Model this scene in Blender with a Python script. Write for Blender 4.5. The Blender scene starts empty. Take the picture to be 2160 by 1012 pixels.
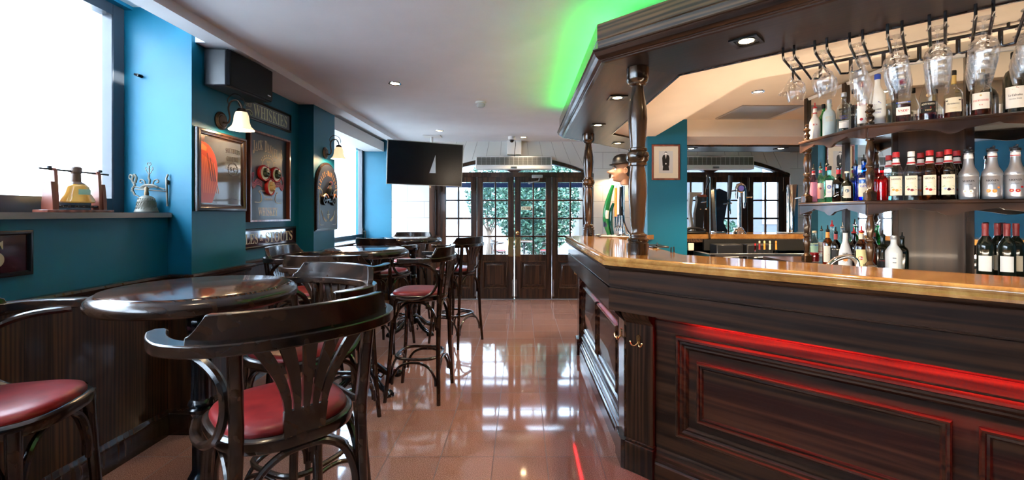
import bpy, math, random
from mathutils import Vector, Matrix
random.seed(7)
R = math.radians
C = bpy.context.scene.collection
SC = bpy.context.scene
# ---------------------------------------------------------------- camera (2160x1012, focal 940 px, eye 1.38 m)
F = 940.0
cam = bpy.data.objects.new('camera', bpy.data.cameras.new('camera'))
C.objects.link(cam); SC.camera = cam
cam.location = (0, 0, 1.38); cam.rotation_euler = (R(90), 0, 0)
cam.data.sensor_width = 36; cam.data.lens = 36 * F / 2160
cam.data.shift_x = -20 / 2160; cam.data.shift_y = -56 / 2160
cam.data.clip_start = .05
# ---------------------------------------------------------------- world, exposure
SC.view_settings.view_transform = 'Standard'; SC.view_settings.look = 'None'
SC.view_settings.gamma = 1; SC.view_settings.exposure = 0.88
w = bpy.data.worlds.new('sky'); SC.world = w; w.use_nodes = True
bg = w.node_tree.nodes['Background']; bg.inputs[0].default_value = (.56, .77, 1, 1); bg.inputs[1].default_value = 15.0
cy = SC.cycles
cy.use_denoising = True; cy.denoiser = 'OPENIMAGEDENOISE'
cy.max_bounces = 7; cy.diffuse_bounces = 4; cy.glossy_bounces = 4; cy.transmission_bounces = 4; cy.transparent_max_bounces = 22
cy.caustics_reflective = False; cy.caustics_refractive = False; cy.sample_clamp_indirect = 6; cy.blur_glossy = .5
cy.use_adaptive_sampling = True; cy.adaptive_threshold = .02
# ---------------------------------------------------------------- lights
WARM = (1, .70, .40)
def lamp(kind, loc, power, color=WARM, size=.05, rot=(0, 0, 0), spot=120, parent=None, sy=None):
    d = bpy.data.lights.new('lamp', kind); d.energy = power; d.color = color
    if kind == 'AREA':
        d.size = size
        if sy: d.shape = 'RECTANGLE'; d.size_y = sy
    else: d.shadow_soft_size = size
    if kind == 'SPOT': d.spot_size = R(spot); d.spot_blend = .6
    o = bpy.data.objects.new('lamp', d); C.objects.link(o); o.location = loc; o.rotation_euler = rot; o.parent = parent
    return o
sun = bpy.data.objects.new('sun', bpy.data.lights.new('sun', 'SUN')); C.objects.link(sun); sun.data.energy = 16; sun.data.angle = R(2); sun.data.color = (1, .97, .9)
sun.rotation_euler = Vector((.75, -.05, .66)).to_track_quat('Z', 'Y').to_euler()
def portal(loc, rot, sx, sy):
    o = lamp('AREA', loc, 1, (1, 1, 1), sx, rot, sy=sy); o.name = 'window_portal'; o.data.name = 'window_portal'; o.data.cycles.is_portal = True
portal((-2.56, .7, 2.0), (0, R(-90), 0), 1.2, 4.0)
portal((-2.60, 6.05, 1.7), (0, R(-90), 0), 1.35, 2.1)
portal((-.11, 7.3, 1.3), (R(-90), 0, 0), 2.4, 2.0)
portal((3.03, 7.3, 1.3), (R(-90), 0, 0), 2.4, 2.0)
# ---------------------------------------------------------------- mesh builder
def basis(o, u):
    u = Vector((u[0], u[1], 0)).normalized(); z = Vector((0, 0, 1)); wv = u.cross(z)
    return Matrix(((u.x, 0, wv.x, o[0]), (u.y, 0, wv.y, o[1]), (0, 1, 0, o[2]), (0, 0, 0, 1)))
def T(x, y, z): return Matrix.Translation((x, y, z))
def RZ(a): return Matrix.Rotation(a, 4, 'Z')
def RX(a): return Matrix.Rotation(a, 4, 'X')
def RY(a): return Matrix.Rotation(a, 4, 'Y')
_tc = {}
SER = {}
for i in range(26):
    SER[chr(65 + i)] = chr(0x1D400 + i); SER[chr(97 + i)] = chr(0x1D41A + i)
for i in range(10): SER[chr(48 + i)] = chr(0x1D7CE + i)
def serif(s): return ''.join(SER.get(c, c) for c in s)
def text_geo(body):
    if body in _tc: return _tc[body]
    c = bpy.data.curves.new('t', 'FONT'); c.body = body; c.align_x = 'CENTER'; c.align_y = 'CENTER'; c.resolution_u = 2
    o = bpy.data.objects.new('t', c); C.objects.link(o); bpy.context.view_layer.update()
    e = o.evaluated_get(bpy.context.evaluated_depsgraph_get()); me = e.to_mesh()
    vs = [(v.co.x, v.co.y) for v in me.vertices]; fs = [tuple(p.vertices) for p in me.polygons]
    e.to_mesh_clear(); bpy.data.objects.remove(o); bpy.data.curves.remove(c)
    if vs:
        x0 = min(v[0] for v in vs); x1 = max(v[0] for v in vs); y0 = min(v[1] for v in vs); y1 = max(v[1] for v in vs)
        cx, cyy = (x0 + x1) / 2, (y0 + y1) / 2
        vs = [(x - cx, y - cyy) for x, y in vs]; dims = (max(x1 - x0, 1e-6), max(y1 - y0, 1e-6))
    else: dims = (1, 1)
    _tc[body] = (vs, fs, dims); return _tc[body]
def cat(pts, n=6, closed=False):
    """Catmull-Rom through points"""
    P = [Vector(p) for p in pts]; out = []
    m = len(P); segs = m if closed else m - 1
    for i in range(segs):
        p1, p2 = P[i], P[(i + 1) % m]
        p0 = P[(i - 1) % m] if (closed or i > 0) else p1 * 2 - p2
        p3 = P[(i + 2) % m] if (closed or i + 2 < m) else p2 * 2 - p1
        for k in range(n):
            t = k / n
            out.append(.5 * ((2 * p1) + (p2 - p0) * t + (2 * p0 - 5 * p1 + 4 * p2 - p3) * t * t + (3 * p1 - p0 - 3 * p2 + p3) * t ** 3))
    if not closed: out.append(P[-1])
    return out
def offset(path, d, closed=False):
    """offset a 2D polyline by d to its left, mitred"""
    n = len(path); out = []
    for i in range(n):
        def nrm(a, b):
            dx, dy = b[0] - a[0], b[1] - a[1]; l = math.hypot(dx, dy); return (-dy / l, dx / l)
        a = nrm(path[i - 1], path[i]) if (i > 0 or closed) else None
        b = nrm(path[i], path[(i + 1) % n]) if (i < n - 1 or closed) else None
        a = a or b; b = b or a
        k = 1 + a[0] * b[0] + a[1] * b[1]
        out.append((path[i][0] + d * (a[0] + b[0]) / k, path[i][1] + d * (a[1] + b[1]) / k))
    return out
class MB:
    def __init__(s, M=None): s.v = []; s.f = []; s.m = []; s.M = M or Matrix(); s.k = 0
    def add(s, vs, fs):
        b = len(s.v); M = s.M; s.v += [tuple(M @ Vector(p)) for p in vs]; flip = M.determinant() < 0
        for f in fs: s.f.append(tuple(b + i for i in (reversed(f) if flip else f))); s.m.append(s.k)
        return s
    def box(s, x0, y0, z0, x1, y1, z1, b=0):
        if b and min(x1 - x0, y1 - y0, z1 - z0) > 2.2 * b:
            vs = []; idx = {}
            def vid(p):
                if p not in idx: idx[p] = len(vs); vs.append(p)
                return idx[p]
            lo, hi = (x0, y0, z0), (x1, y1, z1); fs = []
            def corner(sg, ax):  # point on face ax at corner sg
                return tuple((hi[i] if sg[i] > 0 else lo[i]) - (0 if i == ax else sg[i] * b) for i in range(3))
            S = [(a, c, d) for a in (-1, 1) for c in (-1, 1) for d in (-1, 1)]
            for ax in range(3):
                o = [(ax + 1) % 3, (ax + 2) % 3]
                for sd in (-1, 1):
                    q = []
                    for (p, r) in ((-1, -1), (1, -1), (1, 1), (-1, 1)):
                        sg = [0, 0, 0]; sg[ax] = sd; sg[o[0]] = p; sg[o[1]] = r; q.append(vid(corner(sg, ax)))
                    fs.append(tuple(q if sd > 0 else q[::-1]))
            for ax in range(3):
                o = [(ax + 1) % 3, (ax + 2) % 3]
                for p in (-1, 1):
                    for r in (-1, 1):
                        q = []
                        for e, fa in ((-1, o[0]), (1, o[0]), (1, o[1]), (-1, o[1])):
                            sg = [0, 0, 0]; sg[ax] = e; sg[o[0]] = p; sg[o[1]] = r; q.append(vid(corner(sg, fa)))
                        fs.append(tuple(q if p * r < 0 else q[::-1]))
            for sg in S:
                q = [vid(corner(sg, i)) for i in range(3)]; fs.append(tuple(q if sg[0] * sg[1] * sg[2] > 0 else q[::-1]))
            return s.add(vs, fs)
        v = [(x, y, z) for z in (z0, z1) for y in (y0, y1) for x in (x0, x1)]
        return s.add(v, [(0, 2, 3, 1), (4, 5, 7, 6), (0, 1, 5, 4), (2, 6, 7, 3), (0, 4, 6, 2), (1, 3, 7, 5)])
    def lathe(s, prof, n=24, c=(0, 0, 0), flute=0, nf=0):
        vs = []; fs = []; ring = []
        for r, z in prof:
            if r < 1e-6: ring.append([len(vs)] * n); vs.append((c[0], c[1], c[2] + z)); continue
            ring.append([len(vs) + i for i in range(n)])
            for i in range(n):
                a = 2 * math.pi * i / n; q = r * (1 + (flute * math.cos(nf * a) if nf else 0))
                vs.append((c[0] + q * math.cos(a), c[1] + q * math.sin(a), c[2] + z))
        for j in range(len(prof) - 1):
            A, B = ring[j], ring[j + 1]
            for i in range(n):
                k = (i + 1) % n; q = [A[i], A[k], B[k], B[i]]; u = []
                for x in q:
                    if x not in u: u.append(x)
                if len(u) > 2: fs.append(tuple(u))
        return s.add(vs, fs)
    def tube(s, pts, r, n=8, closed=False, cap=True, sq=None):
        P = [Vector(p) for p in pts]; m = len(P); vs = []; fs = []
        if m < 2: return s
        def tan(i):
            if closed: return (P[(i + 1) % m] - P[i - 1]).normalized()
            return (P[min(i + 1, m - 1)] - P[max(i - 1, 0)]).normalized()
        t = tan(0); ref = Vector((0, 0, 1)) if abs(t.z) < .9 else Vector((1, 0, 0)); nn = (ref - t * ref.dot(t)).normalized()
        for i in range(m):
            t = tan(i); nn = (nn - t * nn.dot(t)).normalized(); bb = t.cross(nn); rr = r[i] if isinstance(r, (list, tuple)) else r
            for k in range(n):
                a = 2 * math.pi * (k + .5) / n; e = (1, 1) if sq is None else sq
                vs.append(tuple(P[i] + nn * (rr * e[0] * math.cos(a)) + bb * (rr * e[1] * math.sin(a))))
        for i in range(m if closed else m - 1):
            j = (i + 1) % m
            for k in range(n): l = (k + 1) % n; fs.append((i * n + k, i * n + l, j * n + l, j * n + k))
        if cap and not closed: fs.append(tuple(range(n - 1, -1, -1))); fs.append(tuple((m - 1) * n + k for k in range(n)))
        return s.add(vs, fs)
    def prism(s, poly, z0, z1, zf=None):
        """poly in XY (counter-clockwise), extruded z0..z1"""
        a = sum(poly[i - 1][0] * poly[i][1] - poly[i][0] * poly[i - 1][1] for i in range(len(poly)))
        if a < 0: poly = poly[::-1]
        n = len(poly); vs = [(p[0], p[1], z0) for p in poly] + [(p[0], p[1], z1) for p in poly]
        fs = [tuple(range(n - 1, -1, -1)), tuple(range(n, 2 * n))] + [(i, (i + 1) % n, n + (i + 1) % n, n + i) for i in range(n)]
        return s.add(vs, fs)
    def strip(s, A, B, z0, z1):
        """band between polylines A and B (same count), extruded"""
        for i in range(len(A) - 1): s.prism([A[i], A[i + 1], B[i + 1], B[i]], z0, z1)
        return s
    def sweep(s, prof, path, closed=False):
        """prof: [(out, z)] closed outline; path 2D, out = left side"""
        cols = [offset(path, o, closed) for o, z in prof]; n = len(prof); m = len(path); vs = []; fs = []
        for i in range(m):
            for j in range(n): vs.append((cols[j][i][0], cols[j][i][1], prof[j][1]))
        for i in range(m if closed else m - 1):
            k = (i + 1) % m
            for j in range(n): l = (j + 1) % n; fs.append((i * n + j, k * n + j, k * n + l, i * n + l))
        if not closed: fs.append(tuple(range(n))); fs.append(tuple((m - 1) * n + j for j in range(n - 1, -1, -1)))
        return s.add(vs, fs)
    def frame(s, x0, y0, x1, y1, prof):
        """picture frame in local XY; prof [(inset from outer edge, height z)] closed outline"""
        vs = []; fs = []; n = len(prof)
        for (cx, cyy, sx, sy) in ((x0, y0, 1, 1), (x1, y0, -1, 1), (x1, y1, -1, -1), (x0, y1, 1, -1)):
            for d, h in prof: vs.append((cx + sx * d, cyy + sy * d, h))
        for i in range(4):
            k = (i + 1) % 4
            for j in range(n): l = (j + 1) % n; fs.append((i * n + j, k * n + j, k * n + l, i * n + l))
        return s.add(vs, fs)
    def text(s, body, x, y, h, z=0, wmax=None, sc=None, fn=None, w=None):
        """text centred on x,y with cap height h; w forces the width; fn maps (x,y)->(X,Y,Z)"""
        vs, fs, (tw, th) = text_geo(body); k = h / th; kx = k
        if w: kx = w / tw
        elif wmax and tw * k > wmax: kx = wmax / tw
        q = [(x + a * kx, y + b * k) for a, b in vs]
        return s.add([fn(a, b) if fn else (a, b, z) for a, b in q], fs)
    def arctext(s, body, cx, cyy, rad, h, spread, z=0, mid=90, sx=1, kx=None):
        """letters on a circle of radius rad; spread degrees"""
        n = len(body)
        for i, ch in enumerate(body):
            if ch == ' ': continue
            a = R(mid + spread / 2 - spread * (i + .5) / n); vs, fs, (tw, th) = text_geo(ch); k = h / text_geo(serif('H'))[2][1]; ww = kx or k
            b = a - math.pi / 2; px, py = cx + sx * rad * math.cos(a), cyy + rad * math.sin(a)
            s.add([(px + x * ww * math.cos(b) - y * k * math.sin(b), py + x * ww * math.sin(b) + y * k * math.cos(b), z) for x, y in vs], fs)
        return s
    def build(s, name, mats, parent=None, bevel=0, sharp=38, flat=False):
        me = bpy.data.meshes.new(name); me.from_pydata(s.v, [], s.f); 
        for m in (mats if isinstance(mats, (list, tuple)) else [mats]): me.materials.append(M_[m] if isinstance(m, str) else m)
        me.update(calc_edges=True); me.polygons.foreach_set('material_index', s.m)
        if not flat: me.polygons.foreach_set('use_smooth', [True] * len(s.f)); me.set_sharp_from_angle(angle=R(sharp))
        me.update()
        o = bpy.data.objects.new(name, me); C.objects.link(o)
        if parent: o.parent = parent
        if bevel:
            b = o.modifiers.new('bevel', 'BEVEL'); b.width = bevel; b.segments = 2; b.limit_method = 'ANGLE'; b.angle_limit = R(40)
        return o
def tag(o, label=None, cat_=None, group=None, kind=None):
    if label: o['label'] = label
    if cat_: o['category'] = cat_
    if group: o['group'] = group
    if kind: o['kind'] = kind
    return o
def thing(name, label, cat_, loc=(0, 0, 0), rz=0, group=None):
    o = bpy.data.objects.new(name, None); C.objects.link(o); o.location = loc; o.rotation_euler = (0, 0, rz); o.empty_display_size = .1
    return tag(o, label, cat_, group)
def struct(name, mb, mats, **k):
    o = mb.build(name, mats, **k); o['kind'] = 'structure'; return o
def copy_tree(o, parent=None):
    c = o.copy(); C.objects.link(c)
    if parent: c.parent = parent
    for ch in list(o.children): copy_tree(ch, c)
    return c
def dup(root, loc, rz, label, group=None):
    c = copy_tree(root); c.location = loc; c.rotation_euler = (0, 0, rz); c['label'] = label
    if group: c['group'] = group
    return c
# ---------------------------------------------------------------- materials
M_ = {}
def mat(name, col=(.5, .5, .5), rough=.5, metal=0, emit=None, es=0, spec=.4, coat=0, trans=0):
    m = bpy.data.materials.new(name); m.use_nodes = True; p = m.node_tree.nodes['Principled BSDF']
    p.inputs['Base Color'].default_value = (*col, 1); p.inputs['Roughness'].default_value = rough; p.inputs['Metallic'].default_value = metal
    if emit: p.inputs['Emission Color'].default_value = (*emit, 1); p.inputs['Emission Strength'].default_value = es
    if spec is not None: p.inputs['Specular IOR Level'].default_value = spec
    if coat: p.inputs['Coat Weight'].default_value = coat; p.inputs['Coat Roughness'].default_value = .08
    M_[name] = m; return m
def nodes(m):
    nt = m.node_tree; N = lambda t, **k: _n(nt, t, k); return nt, N, nt.nodes['Principled BSDF'], nt.links.new
def _n(nt, t, k):
    n = nt.nodes.new(t)
    for a, b in k.items(): setattr(n, a, b)
    return n
def ramp(N, fac, L, stops):
    r = N('ShaderNodeValToRGB'); L(fac, r.inputs[0]); e = r.color_ramp.elements
    while len(e) < len(stops): e.new(.5)
    for i, (p, c) in enumerate(stops): e[i].position = p; e[i].color = (*c, 1)
    return r.outputs[0]
def wood(name, dark, light, rough=.28, grain=(18, 18, 1.6), rot=(0, 0, 0), knots=.5, coat=.3, board=None, bdir=0, bump=.05, spec=.4):
    """stretched-noise wood; board = width of planks along world axis bdir with dark joints"""
    m = mat(name, dark, rough, coat=coat, spec=spec); nt, N, P, L = nodes(m)
    g = N('ShaderNodeNewGeometry'); mp = N('ShaderNodeMapping'); mp.vector_type = 'TEXTURE'
    mp.inputs['Rotation'].default_value = rot
    L(g.outputs['Position'], mp.inputs[0])
    ms = N('ShaderNodeVectorMath', operation='MULTIPLY'); L(mp.outputs[0], ms.inputs[0]); ms.inputs[1].default_value = grain
    n1 = N('ShaderNodeTexNoise'); n1.inputs['Scale'].default_value = 1.0; n1.inputs['Detail'].default_value = 6; n1.inputs['Distortion'].default_value = 1.2
    L(ms.outputs[0], n1.inputs['Vector'])
    w_ = N('ShaderNodeTexWave'); w_.wave_type = 'RINGS'; w_.inputs['Scale'].default_value = .35; w_.inputs['Distortion'].default_value = 9; w_.inputs['Detail'].default_value = 2
    L(ms.outputs[0], w_.inputs['Vector'])
    mx = N('ShaderNodeMix'); mx.inputs[0].default_value = .35; L(n1.outputs[0], mx.inputs[2]); L(w_.outputs[0], mx.inputs[3])
    col = ramp(N, mx.outputs[0], L, [(.30, dark), (.72, light)])
    if board:
        sx = N('ShaderNodeSeparateXYZ'); L(g.outputs['Position'], sx.inputs[0])
        d = N('ShaderNodeMath', operation='DIVIDE'); L(sx.outputs[bdir], d.inputs[0]); d.inputs[1].default_value = board
        fr = N('ShaderNodeMath', operation='FRACT'); L(d.outputs[0], fr.inputs[0])
        fl = N('ShaderNodeMath', operation='FLOOR'); L(d.outputs[0], fl.inputs[0])
        wn = N('ShaderNodeTexWhiteNoise', noise_dimensions='1D'); L(fl.outputs[0], wn.inputs['W'])
        mr = N('ShaderNodeMapRange'); L(wn.outputs[0], mr.inputs[0]); mr.inputs[3].default_value = .6; mr.inputs[4].default_value = 1.5
        vm = N('ShaderNodeVectorMath', operation='SCALE'); L(col, vm.inputs[0]); L(mr.outputs[0], vm.inputs['Scale'])
        lt = N('ShaderNodeMath', operation='LESS_THAN'); L(fr.outputs[0], lt.inputs[0]); lt.inputs[1].default_value = .045
        m2 = N('ShaderNodeMix', data_type='RGBA'); L(lt.outputs[0], m2.inputs[0]); L(vm.outputs[0], m2.inputs[6]); m2.inputs[7].default_value = (.004, .003, .002, 1); col = m2.outputs[2]
    L(col, P.inputs['Base Color'])
    bp = N('ShaderNodeBump'); bp.inputs['Strength'].default_value = bump * 2; bp.inputs['Distance'].default_value = .002; L(n1.outputs[0], bp.inputs['Height']); L(bp.outputs[0], P.inputs['Normal'])
    return m
def plaster(name, col, rough=.6, var=.06, bump=.1, scale=3, fine=60):
    m = mat(name, col, rough); nt, N, P, L = nodes(m); g = N('ShaderNodeNewGeometry')
    n1 = N('ShaderNodeTexNoise'); n1.inputs['Scale'].default_value = scale; n1.inputs['Detail'].default_value = 4; L(g.outputs['Position'], n1.inputs['Vector'])
    L(ramp(N, n1.outputs[0], L, [(.3, tuple(c * (1 - var) for c in col)), (.7, tuple(min(1, c * (1 + var)) for c in col))]), P.inputs['Base Color'])
    n2 = N('ShaderNodeTexNoise'); n2.inputs['Scale'].default_value = fine; L(g.outputs['Position'], n2.inputs['Vector'])
    bp = N('ShaderNodeBump'); bp.inputs['Strength'].default_value = bump; bp.inputs['Distance'].default_value = .003; L(n2.outputs[0], bp.inputs['Height']); L(bp.outputs[0], P.inputs['Normal'])
    return m
def thin(name, col=(1, 1, 1), base=.05, edge=.8, power=3, rough=.02, gcol=(1, 1, 1)):
    m = bpy.data.materials.new(name); m.use_nodes = True; nt = m.node_tree; nt.nodes.clear(); N = lambda t, **k: _n(nt, t, k); L = nt.links.new
    o = N('ShaderNodeOutputMaterial'); t = N('ShaderNodeBsdfTransparent'); t.inputs[0].default_value = (*col, 1)
    g = N('ShaderNodeBsdfGlossy'); g.inputs[0].default_value = (*gcol, 1); g.inputs['Roughness'].default_value = rough
    lw = N('ShaderNodeLayerWeight'); lw.inputs[0].default_value = .5
    pw = N('ShaderNodeMath', operation='POWER'); L(lw.outputs['Facing'], pw.inputs[0]); pw.inputs[1].default_value = power
    ma = N('ShaderNodeMath', operation='MULTIPLY_ADD'); L(pw.outputs[0], ma.inputs[0]); ma.inputs[1].default_value = edge; ma.inputs[2].default_value = base
    mx = N('ShaderNodeMixShader'); L(ma.outputs[0], mx.inputs[0]); L(t.outputs[0], mx.inputs[1]); L(g.outputs[0], mx.inputs[2]); L(mx.outputs[0], o.inputs[0])
    M_[name] = m; return m
plaster('teal_paint', (.0, .115, .190), .5, .08, .08)
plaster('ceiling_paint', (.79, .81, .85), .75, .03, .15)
plaster('soffit_paint', (.78, .66, .52), .75, .04, .1)
plaster('white_trim', (.78, .78, .77), .5, .02, .02)
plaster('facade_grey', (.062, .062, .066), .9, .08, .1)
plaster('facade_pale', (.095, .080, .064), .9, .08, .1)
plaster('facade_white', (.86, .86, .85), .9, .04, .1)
plaster('pavement', (.14, .137, .13), .9, .1, .1)
plaster('sill_stone', (.20, .17, .15), .35, .15, .02)
wood('wood_v', (.010, .0045, .0025), (.060, .024, .011), .32, (40, 40, 1.8), board=.11, bdir=1)
wood('wood_vx', (.012, .0055, .003), (.085, .036, .017), .32, (40, 40, 1.8), board=.115, bdir=0)
wood('wood_dark', (.008, .004, .0025), (.042, .018, .009), .25, (22, 22, 1.5))
wood('wood_door', (.016, .007, .004), (.075, .03, .014), .3, (44, 44, 2))
wood('wood_post', (.012, .006, .003), (.075, .034, .013), .2, (20, 20, 1.6), coat=.3, bump=.008)
wood('wood_chair', (.007, .0035, .0025), (.034, .015, .008), .24, (14, 14, 14), coat=.3, bump=.01)
wood('wood_table', (.010, .0045, .003), (.075, .030, .016), .11, (2.5, 60, 40), coat=.0, bump=.004)
A45 = R(-43.5)
wood('wood_bar', (.010, .0042, .0024), (.043, .017, .0078), .45, (1.7, 42, 42), rot=(0, 0, A45), coat=.0, bump=.03, spec=.12)
wood('wood_bar_upright', (.008, .0035, .002), (.045, .018, .008), .4, (42, 42, 1.7), coat=.0, bump=.03, spec=.15)
wood('wood_under_front', (.004, .002, .0015), (.016, .007, .005), .34, (1.7, 36, 36), rot=(0, 0, A45), coat=.0, bump=.02)  # front underside: shade put into the wood colour, offsetting spill from the added fill
wood('wood_fascia', (.018, .009, .005), (.13, .062, .030), .42, (1.8, 42, 42), rot=(0, 0, A45), coat=.05)
wood('wood_sidebar', (.008, .004, .003), (.045, .02, .010), .2, (18, 3, 18), coat=.4, bump=.01)
wood('wood_under', (.008, .004, .003), (.040, .018, .010), .34, (36, 1.8, 36), coat=.0, bump=.02)
wood('wood_cherry', (.10, .022, .012), (.25, .07, .04), .35, (20, 20, 2))
wood('wood_shelf', (.016, .0075, .005), (.055, .024, .013), .28, (5, 5, 9), coat=.2)
wood('wood_panel', (.020, .010, .006), (.055, .026, .015), .35, (16, 16, 1.2), coat=.1)
mat('black_metal', (.012, .011, .011), .3, .6); mat('bronze', (.07, .045, .03), .35, .8); mat('iron', (.008, .008, .009), .22, .3, coat=.4)
mat('chrome', (.75, .76, .78), .08, 1); mat('brass', (.75, .48, .2), .22, 1); mat('steel', (.45, .45, .46), .3, 1)
mat('silver_paint', (.42, .42, .43), .32, .65)
mat('black_plastic', (.014, .015, .018), .35); mat('black_gloss', (.008, .008, .01), .07, spec=.5); mat('speaker_grille', (.004, .004, .006), .6, spec=.2)
mat('white_plastic', (.78, .78, .76), .4); mat('grey_plastic', (.45, .46, .45), .5); mat('window_frame', (.035, .042, .052), .25)
mat('black', (.006, .006, .006), .6); mat('white', (.85, .84, .8), .5); mat('cream', (.72, .66, .5), .5); mat('gold', (.62, .42, .14), .35, .4)
mat('gold_flat', (.55, .40, .18), .5); mat('letter_green', (.62, .66, .42), .5); mat('red', (.40, .012, .014), .4); mat('red_dark', (.22, .02, .02), .4)
mat('orange', (.75, .25, .03), .4); mat('green', (.03, .3, .06), .4); mat('blue', (.02, .06, .4), .4); mat('pink_ink', (.30, .06, .10), .6)
mat('sign_slate', (.10, .125, .15), .35); mat('sign_maroon', (.035, .006, .012), .08, coat=.6); mat('jd_black', (.016, .020, .030), .42, coat=.1)
mat('skin', (.30, .15, .085), .4); mat('hat', (.006, .006, .007), .35); mat('paper', (.62, .55, .42), .6); mat('photo_grey', (.5, .5, .49), .6)
mat('bell_bronze', (.13, .12, .095), .5, .4); mat('whisky', (.55, .26, .04), .1, coat=.5); mat('label_tan', (.62, .55, .40), .5)
mat('green_label', (.35, .55, .38), .4)
mat('mirror', (.82, .84, .84), .02, 1); mat('mirror_art', (.55, .53, .5), .05, .9)
mat('lens', (1, .8, .5), .3, emit=(1, .72, .38), es=30); mat('shade_glow', (.85, .74, .58), .35, emit=(1, .72, .42), es=.55)
mat('led_red', (1, 0, 0), .5, emit=(1, .015, .02), es=26); mat('led_green', (0, 1, 0), .5, emit=(.05, 1, .10), es=8)
mat('awning_blue', (.008, .02, .07), .7); mat('bark', (.10, .07, .05), .9); mat('sky_reflector', (.8, .8, .8), .5)
thin('pane', (.97, .98, 1), .03, .5, 4); thin('glass', (.99, .995, 1), .045, .8, 2.4, .005); thin('bottle_clear', (.90, .93, .92), .06, .6, 2.5, .02)
thin('b_green', (.10, .62, .25), .06, .5, 2.5); thin('b_aqua', (.45, .92, .88), .06, .5, 2.5); thin('b_blue', (.03, .30, .85), .05, .4, 2.5)
thin('b_red', (.85, .02, .03), .05, .4, 2.5); thin('b_amber', (.55, .2, .04), .05, .4, 2.5); thin('b_dark', (.03, .02, .015), .06, .4, 2.5)
thin('b_pink', (.95, .55, .62), .06, .5, 2.5); thin('b_lime', (.75, .95, .6), .06, .5, 2.5); thin('b_cognac', (.42, .07, .015), .05, .4, 2.5); thin('b_water', (.86, .92, .95), .05, .5, 2.5)
mat('frost', (.70, .74, .74), .35); mat('frost_blue', (.42, .53, .55), .35); mat('milk', (.74, .74, .71), .3); mat('liq_red', (.35, .004, .008), .15); mat('liq_amber', (.30, .08, .01), .2); mat('wine', (.008, .012, .008), .1, coat=.5)
m = mat('leather', (.30, .018, .018), .38, coat=.05, spec=.3); nt, N, P, L = nodes(m); g = N('ShaderNodeNewGeometry'); n1 = N('ShaderNodeTexNoise'); n1.inputs['Scale'].default_value = 14; n1.inputs['Detail'].default_value = 6; L(g.outputs['Position'], n1.inputs['Vector'])
L(ramp(N, n1.outputs[0], L, [(.3, (.13, .006, .008)), (.7, (.25, .016, .015))]), P.inputs['Base Color'])
m = mat('leaf', (.05, .12, .04), .5); nt, N, P, L = nodes(m); g = N('ShaderNodeNewGeometry'); L(ramp(N, g.outputs['Random Per Island'], L, [(0, (.008, .035, .028)), (1, (.07, .15, .09))]), P.inputs['Base Color'])
# floor: 30 cm speckled terracotta tiles, dark joints
m = mat('floor_tile', (.4, .2, .14), .11, spec=.75); nt, N, P, L = nodes(m)
g = N('ShaderNodeNewGeometry'); sx = N('ShaderNodeSeparateXYZ'); L(g.outputs['Position'], sx.inputs[0]); joints = []; cells = []
for ax, off in ((0, .1415), (1, 2.529)):
    a = N('ShaderNodeMath', operation='SUBTRACT'); L(sx.outputs[ax], a.inputs[0]); a.inputs[1].default_value = off
    d = N('ShaderNodeMath', operation='DIVIDE'); L(a.outputs[0], d.inputs[0]); d.inputs[1].default_value = .3
    f = N('ShaderNodeMath', operation='FRACT'); L(d.outputs[0], f.inputs[0]); b = N('ShaderNodeMath', operation='SUBTRACT'); L(f.outputs[0], b.inputs[0]); b.inputs[1].default_value = .5
    c = N('ShaderNodeMath', operation='ABSOLUTE'); L(b.outputs[0], c.inputs[0]); q = N('ShaderNodeMath', operation='GREATER_THAN'); L(c.outputs[0], q.inputs[0]); q.inputs[1].default_value = .4925; joints.append(q)
    fl = N('ShaderNodeMath', operation='FLOOR'); L(d.outputs[0], fl.inputs[0]); cells.append(fl)
mxx = N('ShaderNodeMath', operation='MAXIMUM'); L(joints[0].outputs[0], mxx.inputs[0]); L(joints[1].outputs[0], mxx.inputs[1])
cb = N('ShaderNodeCombineXYZ'); L(cells[0].outputs[0], cb.inputs[0]); L(cells[1].outputs[0], cb.inputs[1]); wn = N('ShaderNodeTexWhiteNoise'); L(cb.outputs[0], wn.inputs[0])
n1 = N('ShaderNodeTexNoise'); n1.inputs['Scale'].default_value = 220; n1.inputs['Detail'].default_value = 2; L(g.outputs['Position'], n1.inputs['Vector'])
n2 = N('ShaderNodeTexNoise'); n2.inputs['Scale'].default_value = 2.5; L(g.outputs['Position'], n2.inputs['Vector'])
sp = ramp(N, n1.outputs[0], L, [(.35, (.15, .070, .050)), (.5, (.255, .127, .094)), (.68, (.40, .225, .175))])
mr = N('ShaderNodeMapRange'); L(wn.outputs[0], mr.inputs[0]); mr.inputs[3].default_value = .9; mr.inputs[4].default_value = 1.08
vm = N('ShaderNodeVectorMath', operation='SCALE'); L(sp, vm.inputs[0]); L(mr.outputs[0], vm.inputs['Scale'])
m2 = N('ShaderNodeMix', data_type='RGBA'); L(mxx.outputs[0], m2.inputs[0]); L(vm.outputs[0], m2.inputs[6]); m2.inputs[7].default_value = (.07, .035, .028, 1); L(m2.outputs[2], P.inputs['Base Color'])
rr = N('ShaderNodeMapRange'); L(n2.outputs[0], rr.inputs[0]); rr.inputs[3].default_value = .03; rr.inputs[4].default_value = .09
r2 = N('ShaderNodeMath', operation='MULTIPLY_ADD'); L(mxx.outputs[0], r2.inputs[0]); r2.inputs[1].default_value = .4; L(rr.outputs[0], r2.inputs[2]); L(r2.outputs[0], P.inputs['Roughness'])
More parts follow.
